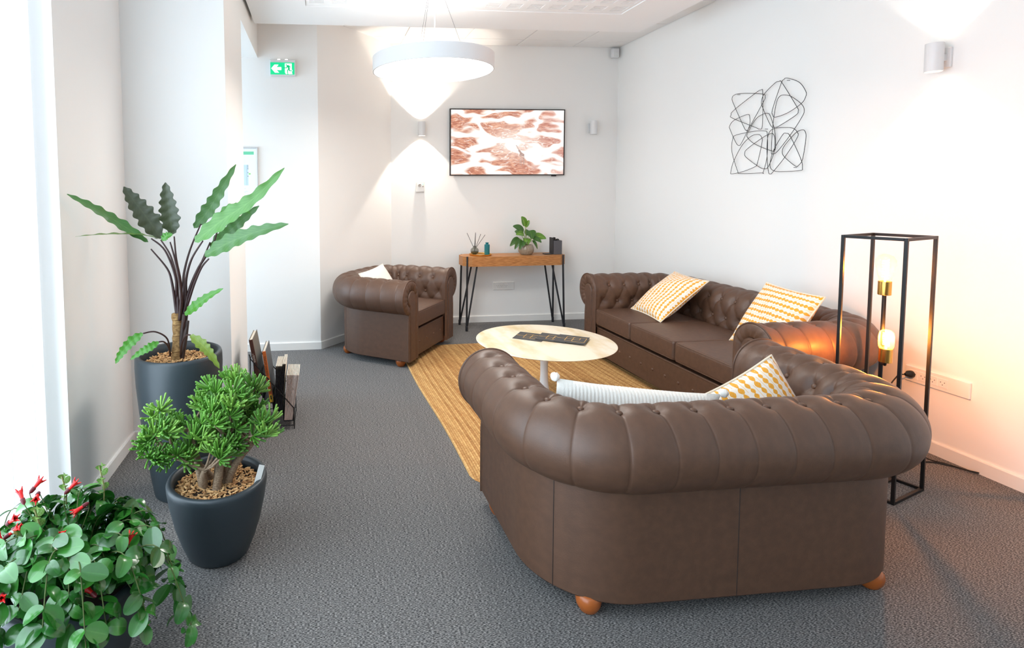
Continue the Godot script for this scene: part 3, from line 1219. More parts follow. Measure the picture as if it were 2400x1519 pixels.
	part("side_stand", stand, mat(0.17, 0.17, 0.18, 0.5), h)
	for q in [[-0.02, 0.0, 0.167, 0.012], [0.012, 0.015, 0.152, -0.1], [0.02, -0.02, 0.15, 0.1]]:
		var g := Geo.new()
		g.rbox(Vector3(q[0], q[2] / 2 + 0.004, q[1]), Vector3(0.022, q[2], 0.034), 0.009, 3, Basis(Vector3(0, 0, 1), -q[3]))
		part("remote_control", g, mat(0.05, 0.05, 0.055, 0.4), h)
	table_plant(Vector3(2.088, y, -5.4))


func table_plant(at: Vector3) -> void:
	var t := thing("potted_plant", "small plant with veined green leaves in a beige pot on the console", "plant", at)
	var g := Geo.new()
	g.lathe([Vector2(0, 0), Vector2(0.05, 0), Vector2(0.055, 0.003), Vector2(0.072, 0.022), Vector2(0.0785, 0.048), Vector2(0.078, 0.065), Vector2(0.071, 0.085), Vector2(0.064, 0.097), Vector2(0.06, 0.099), Vector2(0.057, 0.096), Vector2(0.062, 0.085), Vector2(0, 0.083)], 40)
	var pm := mat(0.62, 0.57, 0.5, 0.22)
	pm.albedo_texture = noise_tex(0.03, Color(0.85, 0.84, 0.82), Color.WHITE, 256, 4)
	tri_map(pm, Vector3.ONE * 6, false)
	part("pot", g, pm, t)
	var s := Geo.new()
	s.lathe([Vector2(0.061, 0.084), Vector2(0.03, 0.09), Vector2(0, 0.091)], 20)
	part("soil", s, M.soil, t)
	var tex := leaf_print(Color(0.3, 0.5, 0.14), Color(0.66, 0.76, 0.33), 9)
	var tex2 := leaf_print(Color(0.2, 0.37, 0.13), Color(0.34, 0.5, 0.2), 9)
	var m1 := leaf_mat(tex)
	var m2 := leaf_mat(tex2)
	# [foot of the blade, tip, width, bright?]
	var blades := [
		[Vector3(-0.013, 0.288, 0.0), Vector3(-0.062, 0.385, 0.02), 0.07, true], [Vector3(0.0, 0.275, -0.01), Vector3(0.031, 0.345, 0.0), 0.04, true],
		[Vector3(-0.035, 0.227, 0.01), Vector3(-0.152, 0.29, 0.03), 0.078, false], [Vector3(-0.04, 0.205, 0.03), Vector3(-0.13, 0.205, 0.06), 0.06, true],
		[Vector3(0.022, 0.245, 0.04), Vector3(0.031, 0.16, 0.075), 0.098, false], [Vector3(0.066, 0.178, 0.0), Vector3(0.203, 0.158, 0.02), 0.078, true],
		[Vector3(0.057, 0.165, 0.03), Vector3(0.141, 0.121, 0.05), 0.056, false], [Vector3(-0.075, 0.165, 0.0), Vector3(-0.176, 0.086, 0.02), 0.062, false],
		[Vector3(-0.072, 0.155, 0.03), Vector3(-0.134, 0.055, 0.04), 0.052, false], [Vector3(-0.055, 0.143, 0.04), Vector3(-0.095, 0.055, 0.075), 0.052, false],
		[Vector3(-0.035, 0.135, 0.05), Vector3(-0.068, 0.086, 0.085), 0.046, false], [Vector3(0.057, 0.143, 0.03), Vector3(0.099, 0.055, 0.05), 0.032, false],
		[Vector3(-0.02, 0.165, 0.03), Vector3(-0.035, 0.105, 0.055), 0.05, true], [Vector3(0.015, 0.165, 0.02), Vector3(0.0, 0.103, 0.055), 0.046, true],
		[Vector3(0.02, 0.19, -0.05), Vector3(0.07, 0.23, -0.11), 0.07, false], [Vector3(-0.03, 0.19, -0.05), Vector3(-0.08, 0.23, -0.11), 0.07, false]]
	for q in blades:
		var b: Vector3 = q[0]
		var e: Vector3 = q[1]
		var a := Vector3(b.x * 0.2, 0.085, b.z * 0.2)
		var st := Geo.new()
		st.tube(spline([a, (a + b) / 2 + Vector3(-b.x * 0.1, 0.012, 0), b], 4), 0.0024, 5)
		part("stalk", st, mat(0.5, 0.6, 0.26, 0.5), t)
		var mid := []
		for k in 5:
			var f := k / 4.0
			mid.append(b.lerp(e, f) + Vector3(0, 0.012 * sin(f * PI), 0.006 * sin(f * PI)))
		part("leaf", leaf_shape(mid, q[2], 0.14, 0, 0.0, Vector3(0, 0.55, 1)), m1 if q[3] else m2, t)


# print of a leaf: base colour with paler veins; u across, v along
func leaf_print(base: Color, vein: Color, n: int, mottled := 0.25) -> ImageTexture:
	var img := Image.create(64, 128, false, Image.FORMAT_RGB8)
	var fn := FastNoiseLite.new()
	fn.frequency = 0.07
	fn.seed = n
	for y in 128:
		for x in 64:
			var u := absf(x / 31.5 - 1.0)
			var v := y / 127.0
			var d := absf(fposmod((v - u * 0.16) * n, 1.0) - 0.5)
			var f := (clampf(1.0 - d * 5.0, 0, 1) * 0.7 if n > 0 else 0.0) + clampf(1.0 - u * 9.0, 0, 1) * (1.0 if n > 0 else 0.5) + mottled * fn.get_noise_2d(x, y)
			img.set_pixel(x, y, base.lerp(vein, clampf(f, 0, 1)))
	return ImageTexture.create_from_image(img)


func leaf_mat(tex: Texture2D, rough := 0.35) -> StandardMaterial3D:
	var m := mat(1, 1, 1, rough)
	m.albedo_texture = tex
	m.backlight_enabled = true
	m.backlight = Color(0.25, 0.3, 0.15)
	return m


# a leaf blade along the given midrib; wave gives a scalloped edge
func leaf_shape(mid_pts: Array, width: float, fold: float, waves: int, amp: float, face_dir: Vector3, arrow := false) -> Geo:
	var g := Geo.new()
	var mid := spline(mid_pts, 16 if waves > 0 else 3)
	var n := mid.size()
	var across := [-1.0, -0.5, 0.0, 0.5, 1.0]
	var rws := []
	for k in n:
		var f := float(k) / (n - 1)
		var t: Vector3 = (mid[mini(k + 1, n - 1)] - mid[maxi(k - 1, 0)]).normalized()
		var side := t.cross(face_dir).normalized()
		var up := side.cross(t)
		var w := width / 2 * pow(sin(PI * pow(clampf(f * 0.985 + 0.015, 0, 1), 0.72)), 0.8)
		if waves < 0:
			w = width / 2 * pow(sin(PI * clampf(f, 0.01, 0.99)), 0.55)
		if arrow:
			w = width / 2 * (smoothstep(0.0, 0.06, f) * 0.35 + 0.65 * smoothstep(0.0, 0.3, f)) * pow(1.0 - pow(f, 2.6), 0.9) + 0.001
		var row := []
		for a in across:
			var ww := w
			if waves > 0 and absf(a) > 0.9:
				ww *= 1.0 + amp * sin(f * waves * TAU + (0.8 if a > 0 else 0.0))
			var lift := fold * absf(a) * w * 2.0
			if waves > 0:
				lift += 0.12 * w * sin(f * waves * TAU + a) * absf(a)
			row.append(mid[k] + side * a * ww + up * lift)
		rws.append(row)
	g.rows(rws)
	return g


# ---------------------------------------------------------------- cushions

func bead_print() -> ImageTexture:
	var img := Image.create(512, 512, false, Image.FORMAT_RGB8)
	var cream := Color(0.95, 0.91, 0.86)
	var amber := Color(0.91, 0.62, 0.15)
	img.fill(cream)
	var r := RandomNumberGenerator.new()
	r.seed = 5
	var row := 0
	var y := 14.0
	while y < 512:
		var x := -r.randf() * 20.0
		while x < 512:
			var rx := r.randf_range(11.0, 17.0)
			var ry := r.randf_range(10.0, 15.0)
			var cx := x + rx
			var cy := y + r.randf_range(-2, 2)
			for j in range(int(cy - ry), int(cy + ry) + 1):
				for i in range(int(cx - rx), int(cx + rx) + 1):
					if i < 0 or j < 0 or i > 511 or j > 511:
						continue
					var q := pow(absf(i - cx) / rx, 1.45) + pow(absf(j - cy) / ry, 1.45)
					if q < 1.0 and r.randf() > 0.03:
						img.set_pixel(i, j, amber.lerp(Color(0.95, 0.72, 0.3), r.randf() * 0.35))
			x += rx * 2 - 1
		# thin dashes between the rows of beads
		var yy := int(y + 22)
		var xx := r.randi_range(-60, 10)
		while xx < 512:
			var ln := r.randi_range(60, 150)
			img.fill_rect(Rect2i(maxi(xx, 0), yy, maxi(0, mini(ln, 512 - maxi(xx, 0))), 2), Color(0.93, 0.73, 0.42))
			xx += ln + r.randi_range(20, 50)
		y += 45.0
		row += 1
	return ImageTexture.create_from_image(img)


# stuffed pillow in the plane of x,y, swelling along z
func pillow(w: float, h: float, th: float, ribs := 0, droop := 0.0) -> Geo:
	var g := Geo.new()
	g.weld = true
	var n := 28
	var nx := n if ribs == 0 else ribs * 4
	for sd in [1.0, -1.0]:
		var s := g.v.size()
		for j in n + 1:
			for i in nx + 1:
				var u := 2.0 * i / nx - 1
				var v := 2.0 * j / n - 1
				var e := (1 - pow(absf(u), 2.4)) * (1 - pow(absf(v), 2.4))
				var z: float = sd * th / 2 * pow(maxf(e, 0.0), 0.55)
				if ribs > 0:
					z += sd * 0.0028 * (0.5 - 0.5 * cos(i * TAU / 4.0)) * smoothstep(0.0, 0.15, e)
				var pull := 1.0 - 0.055 * (1 - u * u) * v * v
				var pull2 := 1.0 - 0.055 * (1 - v * v) * u * u
				var wr: float = 0.006 * sin(u * 5.0 + v * 3.0) * e * sd
				g.vert(Vector3(u * w / 2 * pull2, v * h / 2 * pull - droop * u * u, z + wr), Vector2((u + 1) / 2, (1 - v) / 2))
		for j in n:
			for i in nx:
				var k := s + j * (nx + 1) + i
				if sd > 0:
					g.quad(k, k + 1, k + nx + 2, k + nx + 1)
				else:
					g.quad(k, k + nx + 1, k + nx + 2, k + 1)
	return g


func edge_piping(w: float, h: float, r: float, droop := 0.0) -> Geo:
	var g := Geo.new()
	var pts := []
	for e in 4:
		for k in 14:
			var f := 2.0 * k / 14 - 1
			var u: float = [f, 1.0, -f, -1.0][e]
			var v: float = [-1.0, f, 1.0, -f][e]
			pts.append(Vector3(u * w / 2 * (1.0 - 0.055 * (1 - v * v) * u * u), v * h / 2 * (1.0 - 0.055 * (1 - u * u) * v * v) - droop * u * u, 0))
	g.tube(pts, r, 6, true)
	return g


func set_pillow(o: Node3D, at: Vector3, u: Vector3, v: Vector3, roll := 0.0) -> void:
	u = u.normalized()
	var n := u.cross(v).normalized()
	v = n.cross(u)
	o.position = at
	o.basis = Basis(u, v, n) * Basis(Vector3(0, 0, 1), roll)


func cushions() -> void:
	var print_m := mat(1, 1, 1, 0.9)
	print_m.albedo_texture = bead_print()
	print_m.rim_enabled = true
	print_m.rim = 0.2
	bump(print_m, noise_tex(0.35, Color.BLACK, Color.WHITE, 256, 2), 0.03)
	var cream := mat(0.93, 0.87, 0.78, 0.9)
	var pm := pillow(0.45, 0.43, 0.14).mesh()
	var em := edge_piping(0.45, 0.43, 0.0045).mesh()
	var spots := [
		["white and amber bead-print cushion tilted at the far end of the long sofa", Vector3(2.62, 0.58, -3.9), Vector3(-0.07, -0.02, 1), Vector3(0.3, 0.26, 0.05), PI / 2],
		["white and amber bead-print cushion upright at the near end of the long sofa", Vector3(2.68, 0.6, -2.99), Vector3(-0.09, -0.02, 1), Vector3(0.2, 0.33, -0.07), 0.0],
		["white and amber bead-print cushion with one corner up on the two-seat sofa", Vector3(1.665, 0.45, -1.885), Vector3(0.95, 0.24, -0.1), Vector3(-0.45, 0.85, -0.33), 0.12 + PI / 2]]
	for q in spots:
		var t := thing("bead_print_cushion", q[0], "cushion", Vector3.ZERO, 0.0, "bead-print cushions")
		part("cover", pm, print_m, t)
		part("piped_edge", em, cream, t)
		set_pillow(t, q[1], q[2], q[3], q[4])
	# ribbed white knit cushion with pompoms
	var knit := mat(0.94, 0.925, 0.89, 0.95)
	knit.rim_enabled = true
	knit.rim = 0.3
	bump(knit, noise_tex(0.3, Color.BLACK, Color.WHITE, 256, 2), 0.1)
	tri_map(knit, Vector3.ONE * 4, false)
	var k := thing("knit_cushion", "white ribbed knit cushion with pompom corners on the two-seat sofa", "cushion")
	part("knit_cover", pillow(0.62, 0.36, 0.13, 46), knit, k)
	for s in [[-1, 1], [1, 1], [-1, -1], [1, -1]]:
		var g := Geo.new()
		var r := RandomNumberGenerator.new()
		r.seed = 3
		var fn := FastNoiseLite.new()
		fn.frequency = 0.9
		var rws := []
		for j in 9:
			var a := lerpf(-PI / 2, PI / 2, j / 8.0)
			var row := []
			for i in 15:
				var ph := TAU * (i % 14) / 14.0
				var dir := Vector3(cos(a) * sin(ph), sin(a), cos(a) * cos(ph))
				row.append(dir * 0.016 * (1 + 0.25 * fn.get_noise_3dv(dir * 4.0)))
			rws.append(row)
		g.rows(rws)
		var o := part("pompom", g, knit, k)
		o.position = Vector3(s[0] * 0.318, s[1] * 0.185, 0)
	set_pillow(k, Vector3(1.115, 0.5, -1.865), Vector3(1, -0.13, 0.02), Vector3(0, 1, 0.16))
	var a := thing("white_cushion", "plain white cushion leaning in the corner of the armchair", "cushion")
	part("cover", pillow(0.42, 0.42, 0.13), mat(0.93, 0.91, 0.88, 0.9), a)
	part("piped_edge", edge_piping(0.42, 0.42, 0.004), mat(0.93, 0.91, 0.88, 0.9), a)
	set_pillow(a, Vector3(0.555, 0.525, -4.775), Vector3(0.62, 0, -0.78), Vector3(-0.35, 0.7, -0.25), 0.1)


# ---------------------------------------------------------------- things on the walls

const WIRE_LOOPS := [   # (z + 3.64, y - 1.8) on the right wall
	[Vector2(-0.329, 0.268), Vector2(-0.281, 0.293), Vector2(-0.121, 0.269), Vector2(-0.027, 0.246), Vector2(-0.014, 0.227), Vector2(-0.028, 0.193), Vector2(-0.155, 0.020), Vector2(-0.175, 0.013), Vector2(-0.196, 0.030), Vector2(-0.294, 0.194)],
	[Vector2(-0.048, 0.280), Vector2(-0.031, 0.257), Vector2(-0.024, 0.030), Vector2(-0.051, 0.006), Vector2(-0.090, 0.023), Vector2(-0.312, 0.117), Vector2(-0.329, 0.143), Vector2(-0.300, 0.176), Vector2(-0.095, 0.268)],
	[Vector2(-0.163, 0.124), Vector2(-0.138, 0.099), Vector2(-0.142, 0.029), Vector2(-0.211, -0.082), Vector2(-0.235, -0.094), Vector2(-0.264, -0.072), Vector2(-0.326, 0.029), Vector2(-0.334, 0.062), Vector2(-0.289, 0.099)],
	[Vector2(0.102, 0.311), Vector2(0.128, 0.295), Vector2(0.253, 0.116), Vector2(0.264, 0.089), Vector2(0.245, 0.062), Vector2(0.113, 0.007), Vector2(0.072, 0.004), Vector2(0.041, 0.025), Vector2(-0.026, 0.143), Vector2(-0.044, 0.195), Vector2(-0.024, 0.246), Vector2(0.064, 0.305)],
	[Vector2(0.172, 0.319), Vector2(0.267, 0.273), Vector2(0.320, 0.204), Vector2(0.319, 0.169), Vector2(0.290, 0.133), Vector2(0.189, 0.088), Vector2(0.087, 0.072), Vector2(0.062, 0.092), Vector2(0.060, 0.131), Vector2(0.123, 0.291), Vector2(0.144, 0.315)],
	[Vector2(0.161, 0.210), Vector2(0.217, 0.188), Vector2(0.295, 0.128), Vector2(0.318, 0.081), Vector2(0.295, 0.033), Vector2(0.218, -0.064), Vector2(0.121, -0.163), Vector2(0.081, -0.179), Vector2(0.068, -0.160), Vector2(0.072, 0.014), Vector2(0.094, 0.164), Vector2(0.121, 0.207)],
	[Vector2(0.010, 0.109), Vector2(0.038, 0.086), Vector2(0.079, -0.016), Vector2(0.092, -0.104), Vector2(0.088, -0.154), Vector2(0.050, -0.154), Vector2(-0.091, -0.097), Vector2(-0.159, -0.046), Vector2(-0.164, -0.014), Vector2(-0.099, 0.074), Vector2(-0.036, 0.106)],
	[Vector2(-0.009, -0.012), Vector2(0.023, -0.039), Vector2(0.027, -0.196), Vector2(-0.002, -0.303), Vector2(-0.017, -0.307), Vector2(-0.215, -0.304), Vector2(-0.244, -0.283), Vector2(-0.307, -0.137), Vector2(-0.304, -0.042), Vector2(-0.270, -0.014), Vector2(-0.108, -0.005)],
	[Vector2(-0.055, -0.032), Vector2(-0.023, -0.054), Vector2(-0.018, -0.099), Vector2(-0.052, -0.236), Vector2(-0.077, -0.262), Vector2(-0.195, -0.293), Vector2(-0.292, -0.304), Vector2(-0.307, -0.292), Vector2(-0.282, -0.213), Vector2(-0.204, -0.098), Vector2(-0.119, -0.039)],
	[Vector2(0.047, -0.037), Vector2(0.075, -0.049), Vector2(0.086, -0.103), Vector2(0.080, -0.175), Vector2(0.037, -0.265), Vector2(0.003, -0.278), Vector2(-0.044, -0.264), Vector2(-0.166, -0.189), Vector2(-0.184, -0.154), Vector2(-0.155, -0.123), Vector2(-0.016, -0.055)],
	[Vector2(0.177, -0.010), Vector2(0.233, -0.021), Vector2(0.267, -0.050), Vector2(0.268, -0.087), Vector2(0.175, -0.210), Vector2(0.086, -0.301), Vector2(0.063, -0.317), Vector2(0.044, -0.299), Vector2(0.027, -0.186), Vector2(0.025, -0.078), Vector2(0.043, -0.022), Vector2(0.090, -0.005)],
	[Vector2(0.184, -0.049), Vector2(0.219, -0.073), Vector2(0.307, -0.227), Vector2(0.322, -0.287), Vector2(0.308, -0.302), Vector2(0.191, -0.305), Vector2(0.104, -0.299), Vector2(0.064, -0.271), Vector2(0.065, -0.217), Vector2(0.091, -0.147), Vector2(0.156, -0.057)],
	[Vector2(0.303, -0.039), Vector2(0.325, -0.057), Vector2(0.330, -0.102), Vector2(0.312, -0.228), Vector2(0.282, -0.269), Vector2(0.256, -0.270), Vector2(0.169, -0.205), Vector2(0.150, -0.166), Vector2(0.171, -0.125), Vector2(0.251, -0.053)],
]


func wall_things() -> void:
	screen()
	exit_sign()
	evacuation_plan()
	socket_strip("white wall socket strip under the console table", Vector3(1.934, 0.38, ZB), Vector3(0, 0, 1), 0.226, 3)
	socket_strip("white wall socket strip with a black plug behind the floor lamp", Vector3(XR, 0.385, -2.49), Vector3(-1, 0, 0), 0.3, 4)
	control_panel()
	# motion detector in the corner under the ceiling
	var d := thing("motion_detector", "small white motion detector in the ceiling corner", "detector", Vector3(3.095, 2.852, -5.615))
	var g := Geo.new()
	g.rbox(Vector3(0, -0.05, 0.03), Vector3(0.075, 0.095, 0.05), 0.012, 3)
	part("housing", g, M.white, d)
	g = Geo.new()
	g.rbox(Vector3(0, -0.065, 0.056), Vector3(0.05, 0.045, 0.01), 0.004, 2)
	part("sensor_lens", g, mat(0.88, 0.88, 0.87, 0.5), d)
	g = Geo.new()
	g.box(Vector3(0, -0.04, 0.0), Vector3(0.03, 0.05, 0.03))
	part("bracket", g, M.white, d)
	# wire sculpture: thirteen closed loops of black wire
	var t := thing("wire_sculpture", "abstract black wire wall sculpture of overlapping rounded loops", "wall art", Vector3(XR - 0.018, 1.8, -3.64))
	for k in WIRE_LOOPS.size():
		var pts := []
		for p in WIRE_LOOPS[k]:
			pts.append(Vector3(-0.004 * (k % 3), p.y, p.x))
		var w := Geo.new()
		w.tube(spline(pts, 7, true), 0.0018, 6, true)
		part("wire_loop", w, M.black, t)
	for q in [[-0.27, 0.286], [0.17, 0.305], [0.0, 0.0], [0.25, -0.28]]:
		var pin := Geo.new()
		pin.tube([Vector3(0.018, q[1], q[0]), Vector3(-0.004, q[1], q[0])], 0.0018, 6)
		part("wall_pin", pin, M.black, t)


func screen() -> void:
	var w := 1.219
	var h := 0.681
	var t := thing("wall_screen", "flat wall screen showing a giraffe among pale red river channels", "television", Vector3(1.956, 1.879, ZB))
	var body := Geo.new()
	body.rbox(Vector3(0, 0, 0.022), Vector3(w - 0.03, h - 0.03, 0.03), 0.004, 1)
	part("back_housing", body, M.black, t)
	var b := 0.0105
	for q in [[Vector3(0, h / 2 - b / 2, 0.03), Vector3(w, b, 0.028)], [Vector3(0, -h / 2 + b / 2, 0.03), Vector3(w, b, 0.028)], [Vector3(-w / 2 + b / 2, 0, 0.03), Vector3(b, h - 2 * b, 0.028)], [Vector3(w / 2 - b / 2, 0, 0.03), Vector3(b, h - 2 * b, 0.028)]]:
		var g := Geo.new()
		g.rbox(q[0], q[1], 0.0015, 1)
		part("bezel", g, mat(0.11, 0.085, 0.09, 0.4), t)
	var ir := Geo.new()
	ir.rbox(Vector3(0.5, -h / 2 - 0.004, 0.03), Vector3(0.05, 0.012, 0.02), 0.004, 2)
	part("sensor_bump", ir, M.black, t)
	var img := river_picture(480, 268)
	var m := mat(0.02, 0.02, 0.02, 0.3)
	m.emission_enabled = true
	m.emission = Color.BLACK
	m.emission_texture = ImageTexture.create_from_image(img)
	m.emission_energy_multiplier = 0.7
	var p := Geo.new()
	p.face([Vector3(-w / 2 + b, -h / 2 + b, 0.038), Vector3(w / 2 - b, -h / 2 + b, 0.038), Vector3(w / 2 - b, h / 2 - b, 0.038), Vector3(-w / 2 + b, h / 2 - b, 0.038)])
	part("screen_picture", p, m, t)


func river_picture(w: int, h: int) -> Image:
	var img := Image.create(w, h, false, Image.FORMAT_RGB8)
	var a := FastNoiseLite.new()
	a.frequency = 0.0052
	a.fractal_octaves = 3
	a.seed = 11
	var b := FastNoiseLite.new()
	b.frequency = 0.024
	b.fractal_octaves = 4
	b.seed = 4
	var c := FastNoiseLite.new()
	c.frequency = 0.05
	c.fractal_octaves = 2
	for y in h:
		for x in w:
			var wx := x * 0.55 + 26.0 * a.get_noise_2d(x, y * 1.6) + y * 0.35
			var wy := y * 1.5 + 30.0 * a.get_noise_2d(x + 300, y * 1.6) - x * 0.12
			var chan := absf(a.get_noise_2d(wx * 1.15, wy * 1.15))
			var vein := absf(b.get_noise_2d(wx * 0.8, wy * 1.4))
			var white := clampf(1.65 - chan * 6.5, 0, 1)
			white = maxf(white, 0.7 * clampf(1.0 - vein * 12.0, 0, 1))
			var tone := 0.5 + 0.5 * b.get_noise_2d(wx * 1.7, wy * 2.6) + 0.45 * c.get_noise_2d(x * 0.7 + y * 0.3, y * 3.2)
			var left := 1.0 - float(x) / w
			var land := Color(0.6, 0.33, 0.26).lerp(Color(0.93, 0.7, 0.57), clampf(tone, 0, 1))
			land = land.lerp(Color(0.74, 0.52, 0.5), clampf((0.45 - left) * 1.2, 0, 0.6))
			# bright flooded middle of the picture
			var gl := exp(-(pow((x - w * 0.56) / (w * 0.24), 2) + pow((y - h * 0.5) / (h * 0.24), 2)))
			img.set_pixel(x, y, land.lerp(Color(1, 0.99, 0.97), clampf(white + gl * 0.75, 0, 1)))
	# small giraffe
	var ink := Color(0.66, 0.55, 0.51)
	var sx := w / 1520.0
	var sy := h / 862.0
	for st in [[[880, 475], [915, 540], 7], [[915, 540], [950, 590], 20], [[940, 585], [972, 605], 30], [[935, 600], [930, 740], 8], [[950, 610], [948, 745], 8], [[972, 610], [975, 735], 8], [[984, 610], [988, 735], 8], [[868, 470], [890, 490], 6]]:
		var p := Vector2(st[0][0], st[0][1])
		var q := Vector2(st[1][0], st[1][1])
		for k in 60:
			var o := p.lerp(q, k / 59.0)
			var r: float = st[2]
			img.fill_rect(Rect2i(int((o.x - r / 2) * sx), int((o.y - r / 2) * sy), maxi(1, int(r * sx)), maxi(1, int(r * sy))), ink.lightened(0.25 if k % 3 == 0 else 0.0))
	return img


func exit_sign() -> void:
	var t := thing("exit_sign", "green and white emergency exit sign with left arrow and running figure", "exit sign", Vector3(-0.282, 2.423, -4.83))
	var g := Geo.new()
	g.rbox(Vector3(0, 0.004, 0.021), Vector3(0.216, 0.132, 0.042), 0.006, 2)
	part("housing", g, M.white, t)
	var f := Geo.new()
	f.box(Vector3(-0.002, -0.004, 0.0428), Vector3(0.2, 0.1, 0.002))
	part("sign_face", f, glow(0.0, 0.72, 0.47, 0.55), t)
	var wm := glow(0.92, 0.95, 0.95, 0.6)
	var ar := Geo.new()
	var q := func(x: float, y: float) -> Vector2: return Vector2((x - 1140) / 7650.0, (840 - y) / 7350.0)
	ar.prism(PackedVector2Array([q.call(430, 840), q.call(640, 610), q.call(900, 610), q.call(770, 760), q.call(1070, 760), q.call(1070, 940), q.call(770, 940), q.call(930, 1100), q.call(660, 1100)]), 0.001, Vector3(-0.002, -0.004, 0.0438))
	part("arrow_sign", ar, wm, t)
	var dr := Geo.new()
	dr.prism(PackedVector2Array([q.call(1300, 530), q.call(1735, 530), q.call(1735, 890), q.call(1790, 960), q.call(1740, 1040), q.call(1775, 1180), q.call(1540, 1180), q.call(1480, 1120), q.call(1440, 1170), q.call(1360, 1180), q.call(1300, 1080)]), 0.001, Vector3(-0.002, -0.004, 0.0438))
	part("doorway_sign", dr, wm, t)
	var man := Geo.new()
	var gm := glow(0.0, 0.66, 0.43, 0.5)
	man.lathe([Vector2(0.0055, 0), Vector2(0.0055, 0.0006), Vector2(0, 0.0006)], 14, Vector3(q.call(1390, 620).x - 0.002, q.call(1390, 620).y - 0.004, 0.0448), Basis(Vector3.RIGHT, Vector3(0, 0, 1), Vector3.DOWN))
	for l in [[[1440, 670], [1560, 690], 90], [[1560, 680], [1640, 760], 55], [[1430, 690], [1420, 800], 55], [[1420, 800], [1200, 800], 50], [[1500, 700], [1570, 860], 110], [[1560, 860], [1590, 970], 70], [[1590, 970], [1730, 970], 55], [[1550, 840], [1470, 960], 65], [[1470, 960], [1470, 1110], 55]]:
		var a: Vector2 = q.call(l[0][0], l[0][1])
		var b: Vector2 = q.call(l[1][0], l[1][1])
		var d := (b - a).normalized()
		var n: Vector2 = Vector2(-d.y, d.x) * l[2] / 7500.0 / 2
		var e := d * 0.0025
		man.prism(PackedVector2Array([a - n - e, b - n + e, b + n + e, a + n - e]), 0.0006, Vector3(-0.002, -0.004, 0.0448))
	part("running_figure_sign", man, gm, t)
	for x in [-0.032, 0.032]:
		var led := Geo.new()
		led.rbox(Vector3(x, 0.071, 0.036), Vector3(0.02, 0.008, 0.012), 0.003, 2)
		part("led", led, glow(1, 1, 1, 3.0), t)


func evacuation_plan() -> void:
	var t := thing("evacuation_plan", "framed evacuation plan with a green header beside the corridor opening", "notice", Vector3(-0.66, 1.555, -4.83))
	for q in [[Vector3(0, 0.205, 0.008), Vector3(0.31, 0.012, 0.016)], [Vector3(0, -0.205, 0.008), Vector3(0.31, 0.012, 0.016)], [Vector3(-0.149, 0, 0.008), Vector3(0.012, 0.4, 0.016)], [Vector3(0.149, 0, 0.008), Vector3(0.012, 0.4, 0.016)]]:
		var g := Geo.new()
		g.rbox(q[0], q[1], 0.002, 1)
		part("frame", g, mat(0.82, 0.82, 0.82, 0.3, 0.6), t)
	var img := Image.create(180, 240, false, Image.FORMAT_RGB8)
	img.fill(Color(0.93, 0.96, 0.97))
	img.fill_rect(Rect2i(14, 16, 152, 16), Color(0.45, 0.83, 0.66))
	img.fill_rect(Rect2i(24, 21, 70, 5), Color(0.85, 0.95, 0.9))
	img.fill_rect(Rect2i(30, 84, 105, 105), Color(0.78, 0.87, 0.92))
	for k in 7:
		img.fill_rect(Rect2i(30 + k * 16, 84, 1, 105), Color(0.5, 0.58, 0.65))
	img.fill_rect(Rect2i(132, 84, 2, 16), Color(0.3, 0.36, 0.42))
	for y in [102, 122, 140]:
		img.fill_rect(Rect2i(131, y, 4, 4), Color(0.3, 0.36, 0.42))
	img.fill_rect(Rect2i(137, 126, 10, 8), Color(0.6, 0.85, 0.5))
	for k in 6:
		img.fill_rect(Rect2i(24, 200 + k * 5, 60 + (k * 37) % 50, 1), Color(0.65, 0.7, 0.73))
	var m := mat(1, 1, 1, 0.3)
	m.albedo_texture = ImageTexture.create_from_image(img)
	var p := Geo.new()
	p.face([Vector3(-0.143, -0.199, 0.006), Vector3(0.143, -0.199, 0.006), Vector3(0.143, 0.199, 0.006), Vector3(-0.143, 0.199, 0.006)])
	part("printed_plan", p, m, t)
	var bk := Geo.new()
	bk.box(Vector3(0, 0, 0.002), Vector3(0.29, 0.4, 0.004))
	part("backing", bk, M.white, t)


func socket_strip(label: String, at: Vector3, out: Vector3, w: float, n: int) -> void:
	var t := thing("socket_strip", label, "power socket", at, atan2(out.x, out.z))
	var g := Geo.new()
	g.rbox(Vector3(0, 0, 0.006), Vector3(w, 0.083, 0.012), 0.004, 2)
	part("cover_plate", g, M.trim, t)
	for k in n:
		var x := -w / 2 + 0.045 + k * 0.046
		var s := Geo.new()
		s.rbox(Vector3(x, 0, 0.0125), Vector3(0.043, 0.047, 0.003), 0.0014, 1)
		var o := part("socket", s, M.trim, t)
		var hole := Geo.new()
		for q in [[-0.009, 0.004], [0.009, 0.004], [0.0, -0.008]]:
			hole.lathe([Vector2(0, 0.0002), Vector2(0.0022, 0.0002), Vector2(0.0022, 0.0006), Vector2(0, 0.0006)], 10, Vector3(x + q[0], q[1], 0.0137), Basis(Vector3.RIGHT, Vector3(0, 0, 1), Vector3.DOWN))
		part("pin_hole", hole, M.dark, o)


